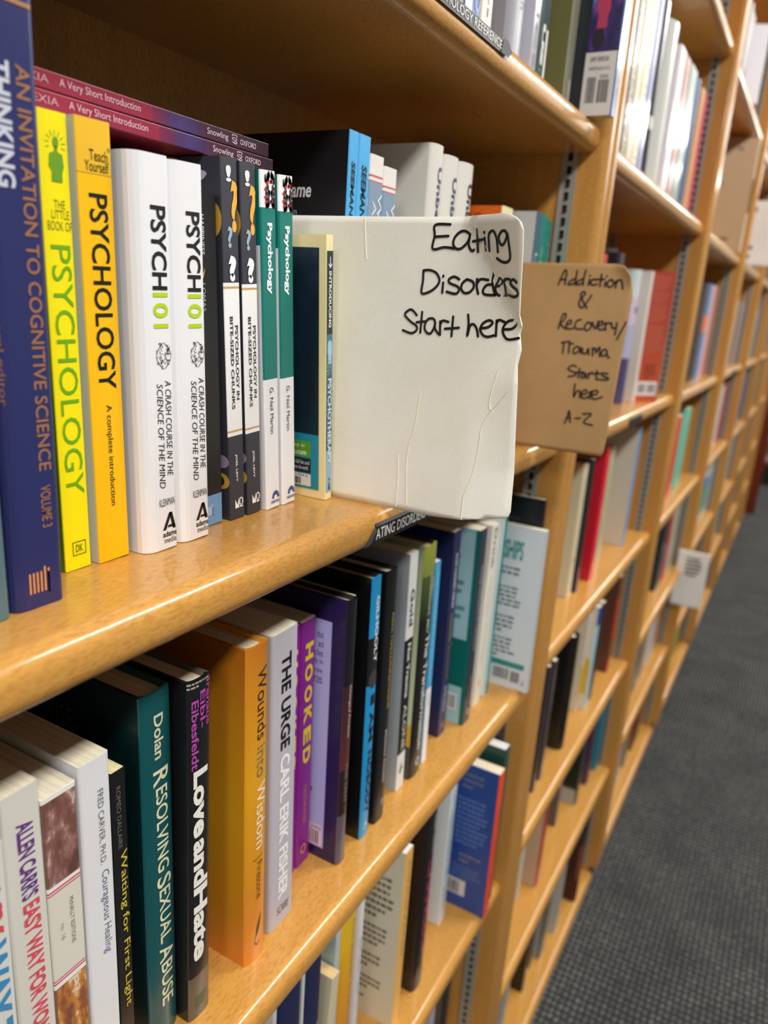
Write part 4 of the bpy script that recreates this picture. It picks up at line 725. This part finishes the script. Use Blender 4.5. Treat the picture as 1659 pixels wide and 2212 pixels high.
# ---------------------------------------------------------------- second bookcase
def cb(label, z, x, y, t, h, d, sp, lc=None, rc=None, **k):
    k.setdefault('grp', 'books on the second bookcase'); return book(label, z, x, y, t, h, d, sp, lc, rc, **k)
A0, A1, A2, A3, A4, AU = -.665, -1.985, -3.34, -4.58, -5.91, .80
gu = 'film wrapped books on the upper shelf of the second bookcase'
for lab, x, t, h, sp, lc, kw in (
    ('black book with gold lettering, film wrapped, first on the second bookcase upper shelf', 4.54, .13, 1.2, '55544A', '26282C', dict(T=[('S', (.1, .95, .25, .75), 'PSYCHOANALYSIS', 'B8A878', {'b': .02})])),
    ('tan beige film wrapped book next to the black and gold one', 4.68, .145, 1.2, 'B7AC86', 'B2A67E', {}),
    ('cream film wrapped book with small dark lettering running down', 4.835, .15, 1.2, 'D8CDB0', 'D2C8AA', dict(T=[('S', (.1, .95, .4, .65), 'A PRIMER OF THE TEXT', '5A5440', {'b': .01})])),
    ('blue and white narrow film wrapped book on the upper shelf', 5.0, .11, 1.0, '5A6AA8', 'C8C0D0', {}),
    ('broad black film wrapped hardcover on the upper shelf', 5.125, .245, 1.0, '1C1D22', '15161C', dict(hard=1, T=[('S', (.1, .8, .55, .75), '#lines1', 'A8A8A8'), ('H', (.62, .7, .2, .5), '#oval', 'C8C8C0')])),
    ('tall silvery white film wrapped hardcover beside the broad black one', 5.4, .35, .985, 'C4C4BE', 'B4B4AC', dict(hard=1)),
    ('lilac white film wrapped book on the upper shelf', 5.77, .22, .93, 'D2C8D2', 'C8C4C8', {}),
    ('brown red film wrapped book with a small dark badge', 6.0, .2, .93, 'A0604E', '6E6A66', dict(T=[('H', (.52, .58, .2, .8), '#oval', '2A2226')])),
    ('grey green film wrapped book with a mottled cover', 6.22, .29, .94, '8FA39C', '8C9A92', {}),
    ('blue film wrapped hardcover third from the right upright', 6.53, .25, .94, '4E6690', '7E94A8', dict(hard=1)),
    ('narrow tan book second from the right upright', 6.82, .13, .93, 'D8A878', 'D8B48C', {}),
    ('narrow pink book touching the metal strip of the second bookcase', 6.97, .14, .93, 'C8506A', 'D07A86', {})):
    kw = dict(kw); fin = 'satin' if x > 6.8 else 'gloss'
    cb(lab, AU, x, 1.15, t, h, .68, sp, lc, fin=fin, grp=gu, **kw)
gs = 'books on the eye level shelf of the second bookcase'
cb('small red topped book just showing above the brown card sign', A0, 4.55, 1.16, .1, .99, .6, 'C83A32', 'C03430', grp=gs)
cb('navy black book beside the small red topped one', A0, 5.12, 1.2, .14, 1.04, .6, '22242E', '1E2028', fin='gloss', grp=gs)
cb('large clear wrapped white book standing at the back', A0, 5.55, 1.35, .2, 1.1, .58, 'C8C6C0', 'B8B6B0', hard=1, fin='gloss', grp=gs)
cb('glossy book with violet and grey cloudy cover beside the brown card sign', A0, 5.91, 1.23, .165, .985, .66, [(.2, 'C8D0D0'), (.4, 'C8B8CC'), (.65, 'A8A8C4'), (1, '4A3E66')], [(.3, 'B8C4C0', 'B8B4CC'), (.6, 'A4AAC4', '8A86AA'), (1, '6E6090', '3E3456')], hard=1, fin='gloss', grp=gs, T=[('H', (.26, .32, .3, .8), '#oval', '3E4A7A')])
cb('plain white spined book between violet cover and red brown book', A0, 6.195, 1.19, .085, .99, .6, 'DDD8D0', 'D8D2CA', grp=gs)
book('red brown backed book turned to show its printed back and barcode', A0, 6.433, 1.05, .11, 1.0, .245, [(.5, '8E2C2A'), (1, 'A8482E')], [(.4, 'A03A2E', 'A4402E'), (1, 'A4402E', 'BA5230')], yaw=52, grp=gs, T=[
    ('L', (.03, .14, .85, .12), '#lines4', 'B8604A'), ('L', (.15, .24, .85, .12), '#lines4', 'B8604A'), ('L', (.25, .38, .85, .12), '#lines5', 'B8604A'), ('L', (.4, .62, .85, .12), '#lines9', 'B8604A'), ('L', (.7, .82, .75, .2), '#lines5', '7A3024'), ('L', (.84, .95, .92, .12), '#rect', 'DCD6D2'), ('L', (.86, .93, .88, .58), '#bar', '5A5A5A', {'up': 1}), ('L', (.86, .93, .5, .18), '#bar', '5A5A5A', {'up': 1})])
gt = 'books on the third level of the second bookcase'
cb('cream book with small pink mark, first on its shelf past the near upright', A1, 5.085, 1.22, .1, .975, .62, 'D8CCAA', 'C9C3A4', grp=gt, T=[('H', (.69, .73, .2, .6), '#oval', 'E08A6A'), ('S', (.1, .6, .4, .6), '#lines1', 'A89A7A')])
cb('narrow black book between the cream and the red spines', A1, 5.225, 1.2, .06, .995, .6, '201C1E', '2A2A2C', grp=gt)
cb('bright red paperback with ragged dark lettering on second bookcase', A1, 5.535, 1.18, .09, 1.035, .6, 'DE2233', 'C01E30', grp=gt, T=[('S', (.1, .95, .72, .95), '#lines1', '8A1420')])
cb('thin grey green book right of the bright red one', A1, 5.98, 1.25, .17, .98, .55, 'B4AE8C', 'BDB89A', grp=gt)
cb('white backed book with sky blue spine near the metal strip', A1, 6.64, 1.17, .065, 1.065, .68, '4A9ED8', 'CDC5B6', grp=gt, pg='E8E2D4')
gq = 'books on the fourth level of the second bookcase'
cb('slim dark purple book leaning at the near upright', A2, 4.66, 1.165, .05, 1.0, .6, '2E2838', '2A2432', grp=gq)
cb('slim dark brown book with white lettering beside the dark purple one', A2, 4.83, 1.17, .06, .97, .6, '4A423E', '463E3A', grp=gq, T=[('S', (.1, .8, .3, .7), '#lines1', '9A948E')])
cb('thick black hardcover with faint lettering and worn white edge', A2, 5.3, 1.15, .135, .97, .68, '1A1612', '161412', hard=1, grp=gq, T=[('H', (.12+.14*i, .18+.14*i, .3, .6), '#lines1', '4A4640') for i in range(5)]+[('S', (.35, .95, .92, .99), '#lines1', '9A948A')])
cb('narrow cream book with yellow foot beside the pale blue one', A2, 5.985, 1.22, .05, .93, .6, [(.55, 'DCD4C4'), (.88, 'D8B848'), (1, 'DCD4C4')], 'D8CEB4', grp=gq)
cb('pale blue book with deep blue top on the second bookcase', A2, 6.06, 1.165, .09, .96, .62, [(.18, '1E4AA0'), (1, 'A8CCDC')], [(.5, 'DCD4C0'), (.85, 'D8B848'), (1, 'DCD4C0')], grp=gq, T=[('H', (.88, .95, .1, .5), '#oval', 'C8D4D4')])
cb('narrow black book right of the pale blue one', A2, 6.26, 1.175, .08, .93, .6, '1E1E20', '26262A', grp=gq)
cb('red and brown banded book with dark side on the second bookcase', A2, 6.88, 1.175, .09, .99, .62, [(.22, '5A3426'), (.66, 'A81E30'), (.86, '6A4A38'), (1, 'A81A28')], '5E3A2C', '1E1412', grp=gq)
cb('orange topped book standing behind the red and brown one', A2, 7.02, 1.3, .07, 1.1, .55, 'D89430', 'DC9A38', grp=gq)
gr = 'books on the fifth level of the second bookcase'
cb('dark green book with silver foot on the second bookcase', A3, 6.45, 1.19, .1, 1.0, .62, [(.86, '0E2A22'), (1, '0E2A22')], [(.84, '0C241E'), (1, 'A8A8A0')], grp=gr)
cb('dark purple book right of the dark green one', A3, 6.83, 1.185, .12, 1.02, .62, '3E2A44', '4A3452', grp=gr, T=[('H', (.92, .97, .3, .7), '#oval', '9A8A9A')])
cb('teal blue book by the far upright of the second bookcase', A3, 7.13, 1.17, .085, .77, .6, '1A7E98', '1A7890', grp=gr)
cb('small grey and red book in the middle of its shelf', A3, 6.03, 1.26, .06, .7, .5, [(.4, 'B87A66'), (1, '5A504A')], grp=gr)
cb('white book with tan edge near the near upright, fifth level', A3, 4.98, 1.25, .06, .9, .55, 'CFC8B4', grp=gr)
cb('beige backed book with red spine, fifth level', A3, 5.2, 1.165, .085, .95, .64, [(.5, 'A83236'), (1, 'B02A30')], 'BFA184', grp=gr)
gv = 'books on the lowest shelf of the second bookcase'
cb('dark maroon hardcover with lighter brown panel on the lowest shelf', A4, 6.74, 1.09, .1, .98, .68, [(.12, '201818'), (.3, '3A2A28'), (.72, '7E4030'), (1, '541A18')], '3A1614', hard=1, grp=gv)
cb('grey white book left of the maroon hardcover', A4, 6.23, 1.15, .12, .98, .6, 'A8A498', 'B4B2A8', grp=gv)
cb('silver grey spined book on the lowest shelf', A4, 5.85, 1.18, .17, .98, .6, '5A5650', '9A9A96', grp=gv)
cb('narrow dark brown book on the lowest shelf', A4, 5.7, 1.23, .06, .98, .55, '2A1E18', '4A3A30', grp=gv)
cb('black book with white foot print on the lowest shelf', A4, 5.42, 1.2, .075, .98, .6, [(.86, '1A1412'), (1, '30140E')], '1C1614', grp=gv)
cb('grey white book leaning at the near upright of the lowest shelf', A4, 4.6, 1.15, .07, .95, .6, 'A8A6A4', 'A09E9C', lean=7, grp=gv)

# ---------------------------------------------------------------- third bookcase
def fb(label, z, x, y, t, h, d, sp, lc=None, grp=None, **k):
    return book(label, z, x, y, t, h, d, sp, lc, parts=False, grp=grp, **k)
g = 'distant books on the third bookcase'
book('large tan brown backed book with faint printing, turned outwards on the third bookcase', .79, 10.2, 1.0, .16, 1.23, .6, [(.35, 'C8C4B0'), (.65, '4A4A40'), (1, 'D8D4C4')], 'A88A68', yaw=24, grp=g, pg='C8B4A0', T=[
    ('H', (.05, .3, .3, .9), 'OIL', 'F0EEE4'), ('H', (.3, .6, .25, .9), '#lines5', '2A2A26'), ('L', (.1, .2, .85, .5), '#lines3', '7E6652'), ('L', (.27, .33, .85, .55), '#lines1', '8A5A44'), ('L', (.38, .47, .85, .5), '#lines3', '7E7250'), ('L', (.55, .6, .85, .5), '#lines1', '806A54'), ('L', (.68, .74, .85, .5), '#lines1', '7E6652'), ('L', (.08, .11, .4, .3), '#rect', '6A5644'), ('L', (.87, .9, .45, .3), '#rect', '6A5644')])
sets = [
 (2, 9.1, .24, 1.03, '1C1E20', 'black'), (2, 9.4, .2, 1.07, '4A3A34', 'dark brown'), (2, 9.68, .24, 1.09, ('4E86B8', 'E8743A'), 'blue with orange patch'), (2, 9.98, .24, 1.09, 'D2AAB0', 'pinkish white'), (2, 10.28, .3, 1.09, 'A87A7A', 'dusty pink')]
for zi, x, t, h, c, n in sets:
    sp = c if isinstance(c, str) else [(.32, c[0]), (.5, c[1]), (1, c[0])]
    fb('%s book on the eye level shelf of the third bookcase' % n, -.69, x, 1.2, t, h, .6, sp, grp=g)
for z, lv, x, t, h, c, n in (
    (-2.02, 'third', 9.02, .3, .95, 'D8483C', 'red'), (-2.02, 'third', 9.6, .42, .98, '6EBEA4', 'mint green'),
    (-3.34, 'fourth', 8.6, .16, .9, 'C8C0B0', 'off white'), (-3.34, 'fourth', 9.5, .4, 1.0, '1E2A26', 'blackish green'), (-3.34, 'fourth', 9.95, .22, 1.0, 'C02A4A', 'crimson'), (-3.34, 'fourth', 10.3, .42, .96, 'AAB09A', 'sage grey'),
    (-4.57, 'fifth', 8.95, .4, .95, '54666A', 'slate teal'), (-4.57, 'fifth', 9.5, .2, .95, 'A88A66', 'tan'), (-4.57, 'fifth', 9.95, .5, .95, 'CFC6C2', 'whitish'),
    (-5.91, 'lowest', 8.85, .3, .95, 'A8A8B4', 'lavender grey'), (-5.91, 'lowest', 9.5, .16, .9, '8A8060', 'khaki'), (-5.91, 'lowest', 9.98, .18, 1.0, '6A2018', 'rust brown'), (-5.91, 'lowest', 10.2, .28, 1.0, '5A4632', 'brown')):
    fb('%s book on the %s shelf of the third bookcase' % (n, lv), z, x, 1.2, t, h, .6, c, grp=g)
for x, t, h, c, n in ((8.75, .1, .75, 'B8B0B4', 'pale grey'), (8.88, .1, .72, '8E8A88', 'mid grey'), (9.0, .1, .72, 'A09A98', 'warm grey')):
    fb('narrow %s book on the top visible shelf of the third bookcase' % n, 2.17, x, 1.15, t, h, .6, c, grp=g)
fb('white backed book angled out on the top visible shelf of the third bookcase', 2.17, 9.3, 1.02, .1, .72, .6, 'E0DEE6', 'E4E2EA', yaw=20, grp=g)
# ---------------------------------------------------------------- farther bookcases
g = 'distant books on the farther bookcases'
SN = {0: 'lowest', 1: 'fifth', 2: 'fourth', 3: 'third', 4: 'eye level', 5: 'upper'}
far = {3: {4: [(13.0, .5, 1.0, 'C8B8B0', 'off white'), (13.55, .4, 1.02, '3A3640', 'charcoal'), (13.98, .3, 1.02, 'C8A898', 'peach'), (14.27, .08, .98, '6A5A70', 'plum')],
            3: [(13.25, .5, 1.0, 'D0CCC8', 'white'), (13.85, .45, 1.03, 'A83040', 'red')], 2: [(13.4, .8, 1.0, '3E8AB0', 'blue and green'), (14.22, .14, .96, 'C8C8C8', 'pale')], 1: [(13.4, .2, .95, '8A7A60', 'khaki'), (13.7, .2, .97, '46424A', 'dark grey')],
            0: [(13.6, .35, .98, 'A8A040', 'olive yellow'), (13.96, .18, .98, '2A2420', 'black'), (14.13, .22, .99, '7A2038', 'maroon')], 5: [(13.9, .2, .95, 'C8C0C0', 'pale grey')]},
       4: {4: [(17.0, .4, 1.0, 'D8D4CC', 'white'), (17.6, .3, .98, '9A9A98', 'grey')], 3: [(17.0, .42, 1.02, '1450A8', 'royal blue'), (17.43, .4, 1.02, '1450A8', 'deep blue')], 2: [(17.1, .7, 1.02, 'D4D2CC', 'white'), (17.80, .1, 1.0, '6A6A6A', 'grey')], 1: [(17.2, .5, 1.0, 'C0C4C8', 'pale grey'), (17.70, .2, 1.0, '4E7EA0', 'steel blue')], 0: [(17.2, .3, .95, '6A6058', 'taupe')]},
       5: {4: [(20.4, .4, 1.0, 'B8B0A8', 'stone')], 3: [(20.5, .4, 1.0, '5A4A40', 'brown')], 2: [(20.6, .4, 1.0, '8A7A68', 'tan')], 1: [(20.5, .5, 1.0, '4A4038', 'dark brown')]},
       6: {4: [(24.2, .4, 1.0, 'A89888', 'beige')], 2: [(24.2, .4, 1.0, '6A5848', 'brown')]}}
for k, d in far.items():
    for si, bs in d.items():
        for x, t, h, c, n in bs:
            sp = c if n != 'blue and green' else [(.2, 'A8B4B8'), (.24, 'E0E4E4'), (.45, '3A8ABE'), (.85, '5AA08A'), (1, 'B8C4BC')]
            fb('%s book on the %s shelf of the %s bookcase' % (n, SN[si], ORD[k]), SH[k][si], x, 1.2, t, h, .6, sp, grp=g)
for i, n in enumerate(('left', 'right')):
    fb('white book on the far low display unit, %s of two' % n, DISP+Vector((.05+.12*i, .1, 0)), 0, 0, .3, 1.0, .6, 'D8D4D0', grp='white books on the far display unit')
